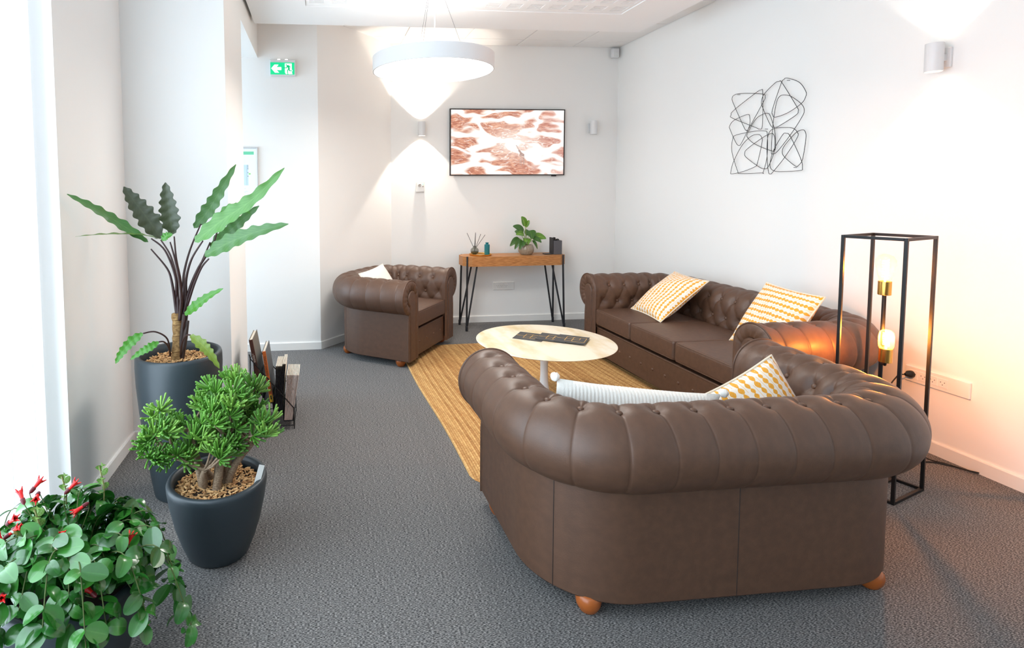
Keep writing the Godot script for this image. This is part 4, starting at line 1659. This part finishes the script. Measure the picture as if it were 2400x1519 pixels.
func control_panel() -> void:
	var t := thing("alarm_panel", "small white control panel with round key switches below the lit sconce", "control panel", Vector3(1.041, 1.427, ZB))
	var g := Geo.new()
	g.rbox(Vector3(0, 0, 0.019), Vector3(0.082, 0.104, 0.038), 0.004, 2)
	part("housing", g, M.trim, t)
	var face_b := Basis(Vector3.RIGHT, Vector3(0, 0, 1), Vector3.DOWN)
	var k1 := Geo.new()
	k1.lathe([Vector2(0.016, 0), Vector2(0.016, 0.006), Vector2(0.0125, 0.008), Vector2(0.0105, 0.004), Vector2(0, 0.004)], 24, Vector3(-0.008, 0.014, 0.038), face_b)
	part("key_switch", k1, mat(0.72, 0.7, 0.68, 0.4, 0.5), t)
	k1 = Geo.new()
	k1.lathe([Vector2(0.009, 0), Vector2(0.009, 0.004), Vector2(0.006, 0.005), Vector2(0, 0.003)], 20, Vector3(0.026, 0.006, 0.038), face_b)
	part("button", k1, mat(0.75, 0.73, 0.7, 0.4), t)
	k1 = Geo.new()
	k1.lathe([Vector2(0.004, 0), Vector2(0.004, 0.002), Vector2(0, 0.003)], 12, Vector3(0.026, 0.026, 0.038), face_b)
	part("signal_light", k1, glow(0.3, 0.85, 0.6, 1.0), t)


# ---------------------------------------------------------------- plants

const LEAVES := [   # [tint, width, petiole (4 points) + blade (4 points) from the pot's foot]
	[0, 0.043, [Vector3(-0.010, 0.861, 0.000), Vector3(-0.017, 0.967, 0.020), Vector3(-0.034, 1.039, 0.030), Vector3(-0.093, 1.132, 0.060), Vector3(-0.101, 1.164, 0.070), Vector3(-0.199, 1.248, 0.120), Vector3(-0.280, 1.323, 0.200), Vector3(-0.350, 1.376, 0.260)]],
	[1, 0.040, [Vector3(-0.006, 0.899, 0.000), Vector3(0.001, 1.000, 0.030), Vector3(-0.033, 1.124, 0.060), Vector3(-0.085, 1.180, 0.080), Vector3(-0.052, 1.174, 0.050), Vector3(-0.126, 1.198, 0.100), Vector3(-0.239, 1.207, 0.170), Vector3(-0.342, 1.203, 0.220)]],
	[2, 0.096, [Vector3(0.000, 0.899, 0.000), Vector3(-0.008, 0.986, -0.020), Vector3(-0.038, 1.087, -0.050), Vector3(-0.088, 1.160, -0.080), Vector3(-0.088, 1.166, -0.080), Vector3(-0.148, 1.255, -0.100), Vector3(-0.214, 1.340, -0.120), Vector3(-0.263, 1.409, -0.130)]],
	[2, 0.083, [Vector3(0.016, 0.899, 0.000), Vector3(0.015, 0.976, 0.000), Vector3(0.004, 1.081, 0.020), Vector3(0.000, 1.184, 0.030), Vector3(-0.005, 1.193, 0.030), Vector3(-0.013, 1.272, 0.040), Vector3(-0.022, 1.353, 0.040), Vector3(-0.031, 1.425, 0.030)]],
	[0, 0.066, [Vector3(0.026, 0.931, 0.000), Vector3(0.022, 1.009, -0.040), Vector3(0.044, 1.115, -0.080), Vector3(0.091, 1.232, -0.100), Vector3(0.059, 1.212, -0.100), Vector3(0.123, 1.297, -0.130), Vector3(0.179, 1.397, -0.160), Vector3(0.245, 1.516, -0.200)]],
	[3, 0.077, [Vector3(0.035, 0.898, 0.000), Vector3(0.045, 0.991, 0.020), Vector3(0.076, 1.083, 0.040), Vector3(0.131, 1.165, 0.060), Vector3(0.095, 1.160, 0.060), Vector3(0.216, 1.253, 0.080), Vector3(0.360, 1.351, 0.100), Vector3(0.497, 1.485, 0.100)]],
	[0, 0.065, [Vector3(0.044, 0.898, 0.000), Vector3(0.064, 0.970, -0.030), Vector3(0.107, 1.071, -0.050), Vector3(0.137, 1.147, -0.070), Vector3(0.136, 1.121, -0.070), Vector3(0.210, 1.184, -0.100), Vector3(0.281, 1.249, -0.120), Vector3(0.359, 1.314, -0.140)]],
	[0, 0.073, [Vector3(0.047, 0.885, 0.000), Vector3(0.081, 0.971, 0.020), Vector3(0.120, 1.045, 0.050), Vector3(0.158, 1.086, 0.080), Vector3(0.140, 1.099, 0.080), Vector3(0.257, 1.162, 0.120), Vector3(0.388, 1.212, 0.160), Vector3(0.515, 1.242, 0.180)]],
	[4, 0.041, [Vector3(0.026, 0.754, 0.020), Vector3(0.037, 0.793, 0.050), Vector3(0.043, 0.814, 0.060), Vector3(0.047, 0.836, 0.070), Vector3(0.046, 0.836, 0.070), Vector3(0.102, 0.884, 0.100), Vector3(0.161, 0.927, 0.120), Vector3(0.228, 0.963, 0.140)]],
	[4, 0.041, [Vector3(-0.036, 0.640, 0.020), Vector3(-0.035, 0.728, 0.060), Vector3(-0.074, 0.772, 0.100), Vector3(-0.116, 0.774, 0.130), Vector3(-0.118, 0.775, 0.130), Vector3(-0.160, 0.744, 0.150), Vector3(-0.195, 0.702, 0.170), Vector3(-0.217, 0.661, 0.180)]],
	[4, 0.033, [Vector3(-0.033, 0.646, 0.020), Vector3(-0.025, 0.704, 0.090), Vector3(-0.029, 0.737, 0.140), Vector3(-0.041, 0.745, 0.170), Vector3(-0.041, 0.745, 0.170), Vector3(-0.073, 0.728, 0.190), Vector3(-0.111, 0.708, 0.200), Vector3(-0.147, 0.684, 0.210)]],
	[5, 0.046, [Vector3(0.013, 0.647, 0.030), Vector3(0.033, 0.712, 0.080), Vector3(0.061, 0.756, 0.120), Vector3(0.086, 0.765, 0.150), Vector3(0.086, 0.765, 0.150), Vector3(0.139, 0.730, 0.180), Vector3(0.179, 0.691, 0.200), Vector3(0.217, 0.634, 0.215)]],
	[4, 0.032, [Vector3(0.051, 0.930, 0.000), Vector3(0.093, 1.036, -0.020), Vector3(0.155, 1.137, -0.040), Vector3(0.186, 1.253, -0.060), Vector3(0.186, 1.246, -0.060), Vector3(0.214, 1.298, -0.050), Vector3(0.274, 1.316, -0.040), Vector3(0.331, 1.278, -0.030)]],
	[4, 0.033, [Vector3(0.023, 0.911, 0.030), Vector3(0.024, 0.998, 0.060), Vector3(0.013, 1.088, 0.080), Vector3(-0.000, 1.165, 0.100), Vector3(-0.033, 1.171, 0.100), Vector3(-0.017, 1.190, 0.100), Vector3(-0.002, 1.195, 0.100), Vector3(0.012, 1.198, 0.100)]],
]


func plants() -> void:
	tall_plant()
	finger_jade()
	lipstick_plant()


func planter(t: Node3D, prof: Array) -> void:
	var g := Geo.new()
	g.lathe(prof, 72)
	part("planter_pot", g, M.planter, t)


func mulch(t: Node3D, r: float, y: float, n: int, seed_: int) -> void:
	var soil := Geo.new()
	soil.lathe([Vector2(r, y - 0.012), Vector2(r * 0.6, y + 0.002), Vector2(0, y + 0.006)], 32)
	part("soil", soil, M.soil, t)
	var q := RandomNumberGenerator.new()
	q.seed = seed_
	var cg := Geo.new()
	cg.box(Vector3.ZERO, Vector3(0.024, 0.0025, 0.006))
	cg.box(Vector3(0.003, 0.0012, 0.001), Vector3(0.014, 0.002, 0.0045), Basis(Vector3.UP, 0.25))
	var mm := MultiMesh.new()
	mm.transform_format = MultiMesh.TRANSFORM_3D
	mm.use_colors = true
	mm.mesh = cg.mesh()
	mm.instance_count = n
	for k in n:
		var a := q.randf() * TAU
		var d := sqrt(q.randf()) * (r - 0.012)
		var b := Basis.from_euler(Vector3(q.randf_range(-0.5, 0.5), q.randf() * TAU, q.randf_range(-0.5, 0.5))).scaled(Vector3.ONE * q.randf_range(0.5, 1.1))
		mm.set_instance_transform(k, Transform3D(b, Vector3(d * sin(a), y + q.randf_range(0.0, 0.014) - 0.008 * d / r, d * cos(a))))
		var c := Color(0.84, 0.64, 0.42).lerp(Color(0.5, 0.31, 0.16), pow(q.randf(), 2.2)).lerp(Color(0.92, 0.8, 0.6), q.randf() * 0.6)
		mm.set_instance_color(k, c.srgb_to_linear())
	var o := MultiMeshInstance3D.new()
	o.multimesh = mm
	o.material_override = M.chip
	o.name = "wood_chip_mulch"
	t.add_child(o)
	o.set_meta("kind", "stuff")


func tall_plant() -> void:
	var t := thing("potted_plant", "tall arrow-leaved plant with purple stems in a high grey planter", "plant", Vector3(-0.642, 0, -2.575))
	planter(t, [Vector2(0, 0), Vector2(0.118, 0), Vector2(0.124, 0.006), Vector2(0.142, 0.12), Vector2(0.162, 0.26), Vector2(0.178, 0.4), Vector2(0.188, 0.52), Vector2(0.191, 0.6), Vector2(0.19, 0.64), Vector2(0.186, 0.652), Vector2(0.178, 0.655), Vector2(0.169, 0.65), Vector2(0.165, 0.62), Vector2(0.163, 0.57)])
	mulch(t, 0.164, 0.612, 1100, 31)
	# thick ringed trunk with a sheath of old stalks
	var tr := Geo.new()
	var pts := []
	var rad := []
	for k in 13:
		var f := k / 12.0
		pts.append(Vector3(-0.012 + 0.008 * sin(f * 3.0), 0.605 + 0.225 * f, 0.004 * sin(f * 5.0)))
		rad.append(0.026 - 0.006 * f + 0.0022 * sin(k * 2.4))
	tr.tube(pts, rad, 14)
	var tm := mat(1, 1, 1, 0.85)
	tm.albedo_texture = noise_tex(0.03, Color(0.42, 0.3, 0.16), Color(0.72, 0.58, 0.38), 256, 4)
	tri_map(tm, Vector3(6, 14, 6), false)
	part("trunk", tr, tm, t)
	var sh := mat(0.2, 0.14, 0.12, 0.6)
	for q in [[0.005, 0.012, 0.03, 0.83, 0.02], [0.018, 0.02, 0.048, 0.8, 0.025], [0.0, -0.012, 0.035, 0.82, -0.01]]:
		var g := Geo.new()
		g.tube([Vector3(q[0], 0.61, q[1]), Vector3((q[0] + q[2]) / 2, 0.72, q[1] + 0.005), Vector3(q[2], q[3], q[4])], [0.006, 0.012, 0.007], 8)
		part("old_stalk", g, sh, t)
	var prints := [
		leaf_print(Color(0.27, 0.44, 0.22), Color(0.34, 0.5, 0.27), 16), leaf_print(Color(0.36, 0.47, 0.22), Color(0.41, 0.51, 0.26), 16),
		leaf_print(Color(0.21, 0.24, 0.15), Color(0.25, 0.28, 0.18), 16), leaf_print(Color(0.32, 0.52, 0.24), Color(0.39, 0.58, 0.29), 16),
		leaf_print(Color(0.22, 0.47, 0.09), Color(0.31, 0.55, 0.14), 14), leaf_print(Color(0.38, 0.47, 0.12), Color(0.47, 0.54, 0.17), 14, 0.5)]
	var mats := []
	for p in prints:
		mats.append(leaf_mat(p, 0.38))
	var stem := mat(0.2, 0.115, 0.115, 0.45)
	for l in LEAVES:
		var pt: Array = l[2]
		var a: Vector3 = pt[0]
		var start := []
		if a.y > 0.84:
			start = [Vector3(a.x * 0.35, 0.8, a.z * 0.35)]
		var pet := spline(start + pt.slice(0, 4), 6)
		var rad2 := []
		for k in pet.size():
			rad2.append(lerpf(0.0085 if a.y > 0.84 else 0.004, 0.0032, float(k) / (pet.size() - 1)))
		var g := Geo.new()
		g.tube(pet, rad2, 8)
		var s := part("leaf_stalk", g, stem, t)
		var blade: Array = pt.slice(4, 8)
		var dir: Vector3 = (blade[3] - blade[0]).normalized()
		var facing := Vector3(0.25, 0.55, 1.0) if absf(dir.y) < 0.9 else Vector3(0.1, 0.1, 1)
		if l[0] == 1:
			facing = Vector3(0, 1, 0.12)
		part("leaf_blade", leaf_shape(blade, l[1], 0.1, 7, 0.17, facing, true), mats[l[0]], s)


func finger_jade() -> void:
	var t := thing("potted_plant", "bushy succulent with finger-like leaves in a low round grey planter", "plant", Vector3(-0.398, 0, -2.11))
	planter(t, [Vector2(0, 0), Vector2(0.108, 0), Vector2(0.116, 0.008), Vector2(0.138, 0.06), Vector2(0.16, 0.13), Vector2(0.177, 0.21), Vector2(0.186, 0.27), Vector2(0.1865, 0.285), Vector2(0.183, 0.294), Vector2(0.175, 0.297), Vector2(0.163, 0.294), Vector2(0.159, 0.28), Vector2(0.157, 0.24)])
	mulch(t, 0.158, 0.265, 1000, 17)
	var bark := mat(1, 1, 1, 0.8)
	bark.albedo_texture = noise_tex(0.04, Color(0.45, 0.36, 0.28), Color(0.7, 0.61, 0.51), 256, 4)
	tri_map(bark, Vector3(8, 16, 8), false)
	# clusters of tubular leaves, three shapes
	var kinds := []
	for s in 3:
		var r := RandomNumberGenerator.new()
		r.seed = 40 + s
		var g := Geo.new()
		for k in 21:
			var a := r.randf() * TAU
			var el := acos(lerpf(1.0, 0.0, (k + 0.5) / 21.0))
			var dir := Vector3(sin(el) * cos(a), cos(el), sin(el) * sin(a))
			var ln := r.randf_range(0.036, 0.054)
			var up := Vector3(0, 0.012, 0)
			var o := dir * 0.006
			g.tube([o, o + dir * ln * 0.35 + up * 0.1, o + dir * ln * 0.7 + up * 0.5, o + dir * ln * 0.94 + up, o + dir * ln + up], [0.0022, 0.003, 0.0036, 0.0039, 0.0023], 6)
		kinds.append(g.mesh())
	var greens := []
	for c in [Color(0.36, 0.57, 0.2), Color(0.47, 0.65, 0.27), Color(0.3, 0.5, 0.17)]:
		var m := mat(c.r, c.g, c.b, 0.35)
		m.backlight_enabled = true
		m.backlight = Color(0.15, 0.2, 0.08)
		greens.append(m)
	var q := RandomNumberGenerator.new()
	q.seed = 77
	# lobes of the crown: centre from the pot's foot and radii
	var lobes := [[Vector3(0.06, 0.585, -0.05), Vector3(0.1, 0.07, 0.09)], [Vector3(-0.1, 0.535, 0.0), Vector3(0.13, 0.06, 0.11)], [Vector3(0.05, 0.51, 0.02), Vector3(0.12, 0.08, 0.12)], [Vector3(-0.15, 0.45, 0.03), Vector3(0.115, 0.055, 0.1)], [Vector3(0.135, 0.47, 0.0), Vector3(0.085, 0.065, 0.1)], [Vector3(-0.03, 0.415, 0.08), Vector3(0.1, 0.04, 0.07)], [Vector3(0.02, 0.5, -0.1), Vector3(0.12, 0.07, 0.07)]]
	var stems := [Vector3(0.035, 0.258, 0.005), Vector3(-0.045, 0.258, 0.03), Vector3(0.005, 0.258, 0.05), Vector3(-0.02, 0.258, -0.03)]
	for k in lobes.size():
		var lo: Array = lobes[k]
		var c: Vector3 = lo[0]
		var foot: Vector3 = stems[k % 4]
		var g := Geo.new()
		var low := foot.lerp(c, 0.35) + Vector3(0, 0.01, 0.01)
		var hub := c - Vector3(0, 0.055, 0)
		g.tube(spline([foot, low, hub], 7), [0.019, 0.0175, 0.0165, 0.016, 0.0155, 0.016, 0.015, 0.014, 0.013, 0.012, 0.0115, 0.011, 0.0105, 0.01, 0.009], 9)
		var br := part("branch", g, bark, t)
		for i in 13:
			var dv := Vector3(q.randf_range(-1, 1), q.randf_range(-0.75, 1), q.randf_range(-1, 1))
			if dv.length() > 1.0:
				dv = dv.normalized()
			dv = dv.normalized() * lerpf(dv.length(), 1.0, 0.55)
			var e: Vector3 = c + dv * lo[1]
			if i % 2 == 0:
				var tw := Geo.new()
				tw.tube([hub, hub.lerp(e, 0.5) - Vector3(0, 0.008, 0), e], [0.006, 0.005, 0.003], 6)
				part("twig", tw, bark, br)
			var o := part("leaf_cluster", kinds[q.randi() % 3], greens[q.randi() % 3], t)
			o.position = e
			o.basis = aim((e - hub).normalized() + Vector3.UP * 0.5).rotated(Vector3.UP, q.randf() * 3.0)
	# plain white plant tag stuck in at the rim
	var pt := Geo.new()
	pt.rbox(Vector3(0.16, 0.302, 0.05), Vector3(0.022, 0.095, 0.0012), 0.0004, 1, Basis.from_euler(Vector3(-0.2, 0.3, -0.35)))
	part("plant_tag", pt, mat(0.92, 0.92, 0.9, 0.4), t)


func lipstick_plant() -> void:
	var t := thing("potted_plant", "trailing plant with glossy oval leaves and red tubular flowers by the blinds", "plant", Vector3(-0.7, 0, -1.58))
	planter(t, [Vector2(0, 0), Vector2(0.108, 0), Vector2(0.116, 0.008), Vector2(0.138, 0.06), Vector2(0.16, 0.13), Vector2(0.177, 0.21), Vector2(0.186, 0.27), Vector2(0.1865, 0.285), Vector2(0.183, 0.294), Vector2(0.175, 0.297), Vector2(0.163, 0.294), Vector2(0.159, 0.28), Vector2(0.157, 0.24)])
	var soil := Geo.new()
	soil.lathe([Vector2(0.16, 0.262), Vector2(0.1, 0.272), Vector2(0, 0.276)], 32)
	part("soil", soil, M.soil, t)
	var shapes := []
	for s in 3:
		var ln: float = [0.061, 0.052, 0.069][s]
		var mid := []
		for k in 5:
			var f := k / 4.0
			mid.append(Vector3(0, ln * f, [0.004, 0.008, -0.003][s] * sin(f * PI) - 0.012 * f * f))
		shapes.append(leaf_shape(mid, ln * 0.74, 0.13, -1, 0.0, Vector3(0, 0, 1)).mesh())
	var mats := []
	for c in [[Color(0.17, 0.42, 0.14), Color(0.29, 0.53, 0.23)], [Color(0.22, 0.48, 0.17), Color(0.36, 0.6, 0.27)], [Color(0.13, 0.35, 0.12), Color(0.23, 0.46, 0.19)]]:
		var m := leaf_mat(leaf_print(c[0], c[1], 0, 0.2), 0.24)
		m.clearcoat_enabled = true
		m.clearcoat = 0.5
		m.clearcoat_roughness = 0.2
		mats.append(m)
	var stem := mat(0.3, 0.36, 0.16, 0.6)
	var q := RandomNumberGenerator.new()
	q.seed = 12
	var under := Geo.new()
	var count := 0
	var tips := []
	for k in 33:
		var az := TAU * k * 0.381966
		var reach := lerpf(0.1, 0.31, sqrt((k + 0.5) / 33.0)) * q.randf_range(0.9, 1.1)
		var out := Vector3(sin(az), 0, cos(az))
		if out.x < 0:
			reach *= 0.92
		var rise := lerpf(0.475, 0.4, reach / 0.31) + q.randf_range(-0.02, 0.02)
		if out.x < 0.2:
			rise += 0.03
		var droop := rise - lerpf(0.0, 0.22, pow(reach / 0.31, 2.0)) * q.randf_range(0.7, 1.1)
		var pts := spline([out * 0.03 + Vector3.UP * 0.265, out * reach * 0.4 + Vector3.UP * (rise - 0.03), out * reach * 0.75 + Vector3.UP * (rise + 0.005), out * reach + Vector3.UP * droop], 6)
		var g := Geo.new()
		g.tube(pts, 0.0017, 5)
		part("stem", g, stem, t)
		tips.append([pts[-1], out])
		for i in [4, 8, 12, 16, 18]:
			var tan: Vector3 = (pts[mini(i + 1, pts.size() - 1)] - pts[i - 1]).normalized()
			for sd in [-1.0, 1.0]:
				var side: Vector3 = tan.cross(Vector3.UP).normalized() * sd
				var dir: Vector3 = (side * q.randf_range(0.6, 1.0) + tan * q.randf_range(0.2, 0.9) + Vector3.UP * q.randf_range(-0.25, 0.3)).normalized()
				var nrm := (Vector3.UP * 0.8 + out * q.randf_range(0.2, 0.9) + Vector3(q.randf_range(-0.4, 0.4), 0, q.randf_range(-0.4, 0.4))).normalized()
				var x: Vector3 = dir.cross(nrm).normalized()
				var bs := Basis(x, dir, x.cross(dir)) * q.randf_range(0.72, 1.08)
				var sh := q.randi() % 3
				if count < 300 and not (i == 4 and sd > 0):
					var o := part("leaf", shapes[sh], mats[q.randi() % 3], t)
					o.transform = Transform3D(bs, pts[i])
					count += 1
				for again in 2:
					# smaller leaves lower in the mound
					var low := Transform3D(bs.rotated(Vector3.UP, 0.9 + 1.3 * again) * 0.85, pts[i - again * 2] - Vector3(0, q.randf_range(0.006, 0.05), 0) - out * 0.01)
					var arr := (shapes[sh] as ArrayMesh).surface_get_arrays(0)
					var b0 := under.v.size()
					for vi in arr[Mesh.ARRAY_VERTEX].size():
						under.vert(low * arr[Mesh.ARRAY_VERTEX][vi], arr[Mesh.ARRAY_TEX_UV][vi])
					for ii in arr[Mesh.ARRAY_INDEX]:
						under.ix.append(b0 + ii)
	var u := part("inner_foliage", under, mats[0], t)
	u.set_meta("kind", "stuff")
	# red tubular flowers in dark cups
	var red := mat(0.84, 0.07, 0.06, 0.4)
	var cup := mat(0.36, 0.04, 0.09, 0.5)
	var fg := Geo.new()
	fg.lathe([Vector2(0.0035, 0), Vector2(0.0045, 0.015), Vector2(0.006, 0.028), Vector2(0.0085, 0.036), Vector2(0.005, 0.037)], 10)
	for k in 4:
		var a := TAU * k / 4
		fg.tube([Vector3(sin(a) * 0.005, 0.033, cos(a) * 0.005), Vector3(sin(a) * 0.012, 0.044, cos(a) * 0.012)], [0.0032, 0.0012], 5)
	var cg := Geo.new()
	cg.lathe([Vector2(0.001, -0.006), Vector2(0.0055, 0.0), Vector2(0.0065, 0.012), Vector2(0.004, 0.013)], 9)
	var fm := fg.mesh()
	var cm := cg.mesh()
	var spots := [Vector3(-0.115, 0.54, -0.02), Vector3(-0.1, 0.53, -0.03), Vector3(-0.12, 0.525, 0.01), Vector3(-0.15, 0.485, 0.04), Vector3(-0.13, 0.475, 0.05), Vector3(-0.14, 0.465, 0.07), Vector3(-0.13, 0.455, 0.09), Vector3(-0.17, 0.445, 0.1), Vector3(-0.2, 0.43, 0.1), Vector3(-0.155, 0.43, 0.13), Vector3(-0.04, 0.51, -0.06), Vector3(-0.19, 0.41, 0.16), Vector3(-0.1, 0.42, 0.16), Vector3(-0.08, 0.4, 0.2), Vector3(0.03, 0.49, -0.03), Vector3(0.0, 0.46, 0.06), Vector3(0.16, 0.4, 0.05), Vector3(0.12, 0.35, 0.16), Vector3(0.22, 0.25, 0.1), Vector3(-0.12, 0.4, 0.19), Vector3(0.15, 0.21, 0.24)]
	for s in spots:
		var o := part("flower", fm, red, t, "bright red tubular flower")
		var dv := Vector3(q.randf_range(-1, 1), q.randf_range(-0.2, 1), q.randf_range(-1, 1)).normalized()
		if s.y < 0.3:
			dv = Vector3.DOWN
		o.transform = Transform3D(aim(dv), s)
		var back: Vector3 = o.transform.affine_inverse() * (Vector3(s.x * 0.55, minf(s.y - 0.05, 0.42), s.z * 0.55) if s.y > 0.3 else s + Vector3(-s.x * 0.3, 0.09, -s.z * 0.3))
		var pd := Geo.new()
		pd.tube([Vector3(0, -0.005, 0), Vector3(0, -0.015, 0).lerp(back, 0.3), back], 0.0013, 5)
		part("flower_stalk", pd, stem, o)
		part("calyx", cm, cup, o)
	# two upright young shoots with pale leaves
	for s in [[Vector3(0.04, 0.4, -0.12), 0.155], [Vector3(-0.06, 0.42, -0.1), 0.12], [Vector3(-0.07, 0.42, 0.04), 0.1]]:
		var b: Vector3 = s[0]
		var h: float = s[1]
		var g := Geo.new()
		g.tube([b, b + Vector3(0.004, h * 0.6, 0), b + Vector3(-0.008, h, 0)], 0.0022, 5)
		var o := part("young_shoot", g, mat(0.5, 0.5, 0.3, 0.6), t)
		for i in 7:
			var a := i * 2.2
			var lf := part("leaf", shapes[1], leafy(), o)
			lf.transform = Transform3D(aim(Vector3(sin(a), 0.9, cos(a))) * 0.42, b + Vector3(0, h * (0.45 + 0.55 * i / 6.0), 0))


var _young: StandardMaterial3D
func leafy() -> StandardMaterial3D:
	if _young == null:
		_young = leaf_mat(leaf_print(Color(0.42, 0.58, 0.28), Color(0.6, 0.7, 0.42), 4, 0.1), 0.4)
	return _young


# ---------------------------------------------------------------- magazine rack

func magazine_rack() -> void:
	var zf := -3.185
	var zb := -3.45
	var t := thing("magazine_rack", "stepped black wire and sheet metal magazine rack on the carpet", "magazine rack", Vector3(-0.29, 0, -3.32))
	var o := -t.position
	for z in [zf, zb]:
		var g := Geo.new()
		# sloping top rail with feet, bottom rail
		g.tube([o + Vector3(-0.155, 0.0, z), o + Vector3(-0.157, 0.125, z), o + Vector3(-0.4, 0.425, z), o + Vector3(-0.405, 0.45, z)], 0.0032, 8)
		g.tube([o + Vector3(-0.155, 0.022, z), o + Vector3(-0.41, 0.022, z)], 0.0028, 8)
		g.tube([o + Vector3(-0.4, 0.425, z), o + Vector3(-0.408, 0.0, z)], 0.003, 8)
		part("side_frame", g, M.black, t)
	for q in [[-0.155, 0.022], [-0.408, 0.022], [-0.4, 0.425], [-0.157, 0.125]]:
		var g := Geo.new()
		g.tube([o + Vector3(q[0], q[1], zf), o + Vector3(q[0], q[1], zb)], 0.0028, 8)
		part("cross_bar", g, M.black, t)
	# four bent sheet pockets, each lower than the one to its left
	var pk := mat(0.2, 0.21, 0.225, 0.5, 0.3)
	for k in 4:
		var bx: float = [-0.372, -0.333, -0.275, -0.216][k]
		var by: float = [0.205, 0.155, 0.105, 0.045][k]
		var w: float = [0.038, 0.056, 0.056, 0.058][k]
		var top := Vector2(bx - 0.012, by + [0.2, 0.16, 0.15, 0.12][k])
		var g := Geo.new()
		for e in [[Vector2(bx, by), top], [Vector2(bx, by), Vector2(bx + w, by)], [Vector2(bx + w, by), Vector2(bx + w + 0.004, by + 0.04)]]:
			var a: Vector2 = e[0]
			var b: Vector2 = e[1]
			var d := b - a
			g.box(o + Vector3((a.x + b.x) / 2, (a.y + b.y) / 2, (zf + zb) / 2), Vector3(d.length(), 0.0016, zf - zb - 0.012), Basis(Vector3(0, 0, 1), d.angle()))
		part("sheet_pocket", g, pk, t)
	# two hardbacks
	book("hardback book with dark brown spine in the rack's highest pocket", Vector3(-0.343, 0.212, zf - 0.012), deg_to_rad(9.5), 0.022, 0.325, 0.235, mat(0.3, 0.17, 0.13, 0.45), mat(0.42, 0.38, 0.32, 0.4), "", Color(0.9, 0.86, 0.8))
	book("hardback book with orange spine lettered in black in the second pocket", Vector3(-0.283, 0.16, zf - 0.012), deg_to_rad(7.5), 0.02, 0.305, 0.235, mat(0.8, 0.4, 0.16, 0.45), mat(0.3, 0.29, 0.28, 0.3), "HERITAGES   RHONE-ALPES", Color(0.07, 0.05, 0.04))
	# magazines: ten with dark spines, nine pale ones
	for k in 9:
		magazine(k, "black-spined magazine in the third pocket of the rack", "black-spined magazines", Vector3(-0.243 + 0.0048 * (k - 4) , 0.11, zf - 0.012), deg_to_rad(-1.5 - 0.4 * k), 0.0042, 0.262 + (0.012 if k > 5 else 0.0), 0.2, mat(0.06, 0.05, 0.07, 0.4))
	for k in 9:
		magazine(k, "pale pink-spined magazine in the lowest pocket of the rack", "pale magazines", Vector3(-0.19 + 0.0052 * (k - 4), 0.05, zf - 0.01), deg_to_rad(-4.0 - 0.65 * k), 0.0046, 0.268, 0.21, mat(0.82, 0.72, 0.67, 0.5))


func book(label: String, at: Vector3, lean: float, w: float, h: float, d: float, spine_m: Material, cover_m: Material, words: String, ink: Color) -> void:
	var t := thing("book", label, "book", at)
	t.rotation.z = lean
	var g := Geo.new()
	g.rbox(Vector3(0, h / 2, 0.001), Vector3(w, h, 0.006), 0.002, 2)
	part("spine", g, spine_m, t)
	for s in [-1, 1]:
		var c := Geo.new()
		c.box(Vector3(s * (w / 2 - 0.0013), h / 2, -d / 2), Vector3(0.0026, h, d))
		part("cover", c, cover_m, t)
	var p := Geo.new()
	p.box(Vector3(0, h / 2, -d / 2 + 0.004), Vector3(w - 0.006, h - 0.008, d - 0.012))
	part("pages", p, mat(0.88, 0.85, 0.79, 0.9), t)
	if words == "":
		# illegible small white print on the spine
		var pr := Geo.new()
		for k in 9:
			pr.box(Vector3((-0.0028 if k < 5 else 0.0028), h * 0.6 + 0.011 * (k % 5), 0.0042), Vector3(0.0022, 0.008, 0.0006))
		pr.box(Vector3(0, 0.028, 0.0042), Vector3(w * 0.3, 0.03, 0.0006))
		part("spine_print", pr, mat(ink.r, ink.g, ink.b, 0.6), t)
		return
	var tm := TextMesh.new()
	var f := SystemFont.new()
	f.font_names = PackedStringArray(["Droid Serif"])
	tm.font = f
	tm.text = words
	tm.font_size = 64
	tm.pixel_size = 0.0125 / 48.0
	tm.depth = 0.0005
	tm.material = mat(ink.r, ink.g, ink.b, 0.6)
	var o := part("spine_lettering", tm, tm.material, t)
	o.position = Vector3(0, h * 0.54, 0.0045)
	o.rotation.z = PI / 2
	var b := Geo.new()
	b.box(Vector3(0, 0.024, 0.0041), Vector3(w * 0.92, 0.044, 0.0004))
	part("yellow_band", b, mat(0.82, 0.66, 0.14, 0.5), t)
	b = Geo.new()
	b.box(Vector3(0, 0.03, 0.0044), Vector3(w * 0.34, 0.024, 0.0005))
	part("publisher_mark", b, mat(ink.r, ink.g, ink.b, 0.6), t)


func magazine(k: int, label: String, group: String, at: Vector3, lean: float, w: float, h: float, d: float, m: Material) -> void:
	var ord: String = ["first", "second", "third", "fourth", "fifth", "sixth", "seventh", "eighth", "ninth"][k]
	var t := thing("magazine", ord + " " + label + ", counted from the books", "magazine", at, 0.0, group)
	t.rotation.z = lean
	var g := Geo.new()
	g.rbox(Vector3(0, h / 2, 0), Vector3(w, h, 0.003), 0.001, 1)
	part("spine", g, m, t)
	var p := Geo.new()
	p.rbox(Vector3(0, h / 2, -d / 2), Vector3(w * 0.92, h - 0.001, d), 0.001, 1)
	part("pages", p, mat(0.9, 0.86, 0.8, 0.8), t)
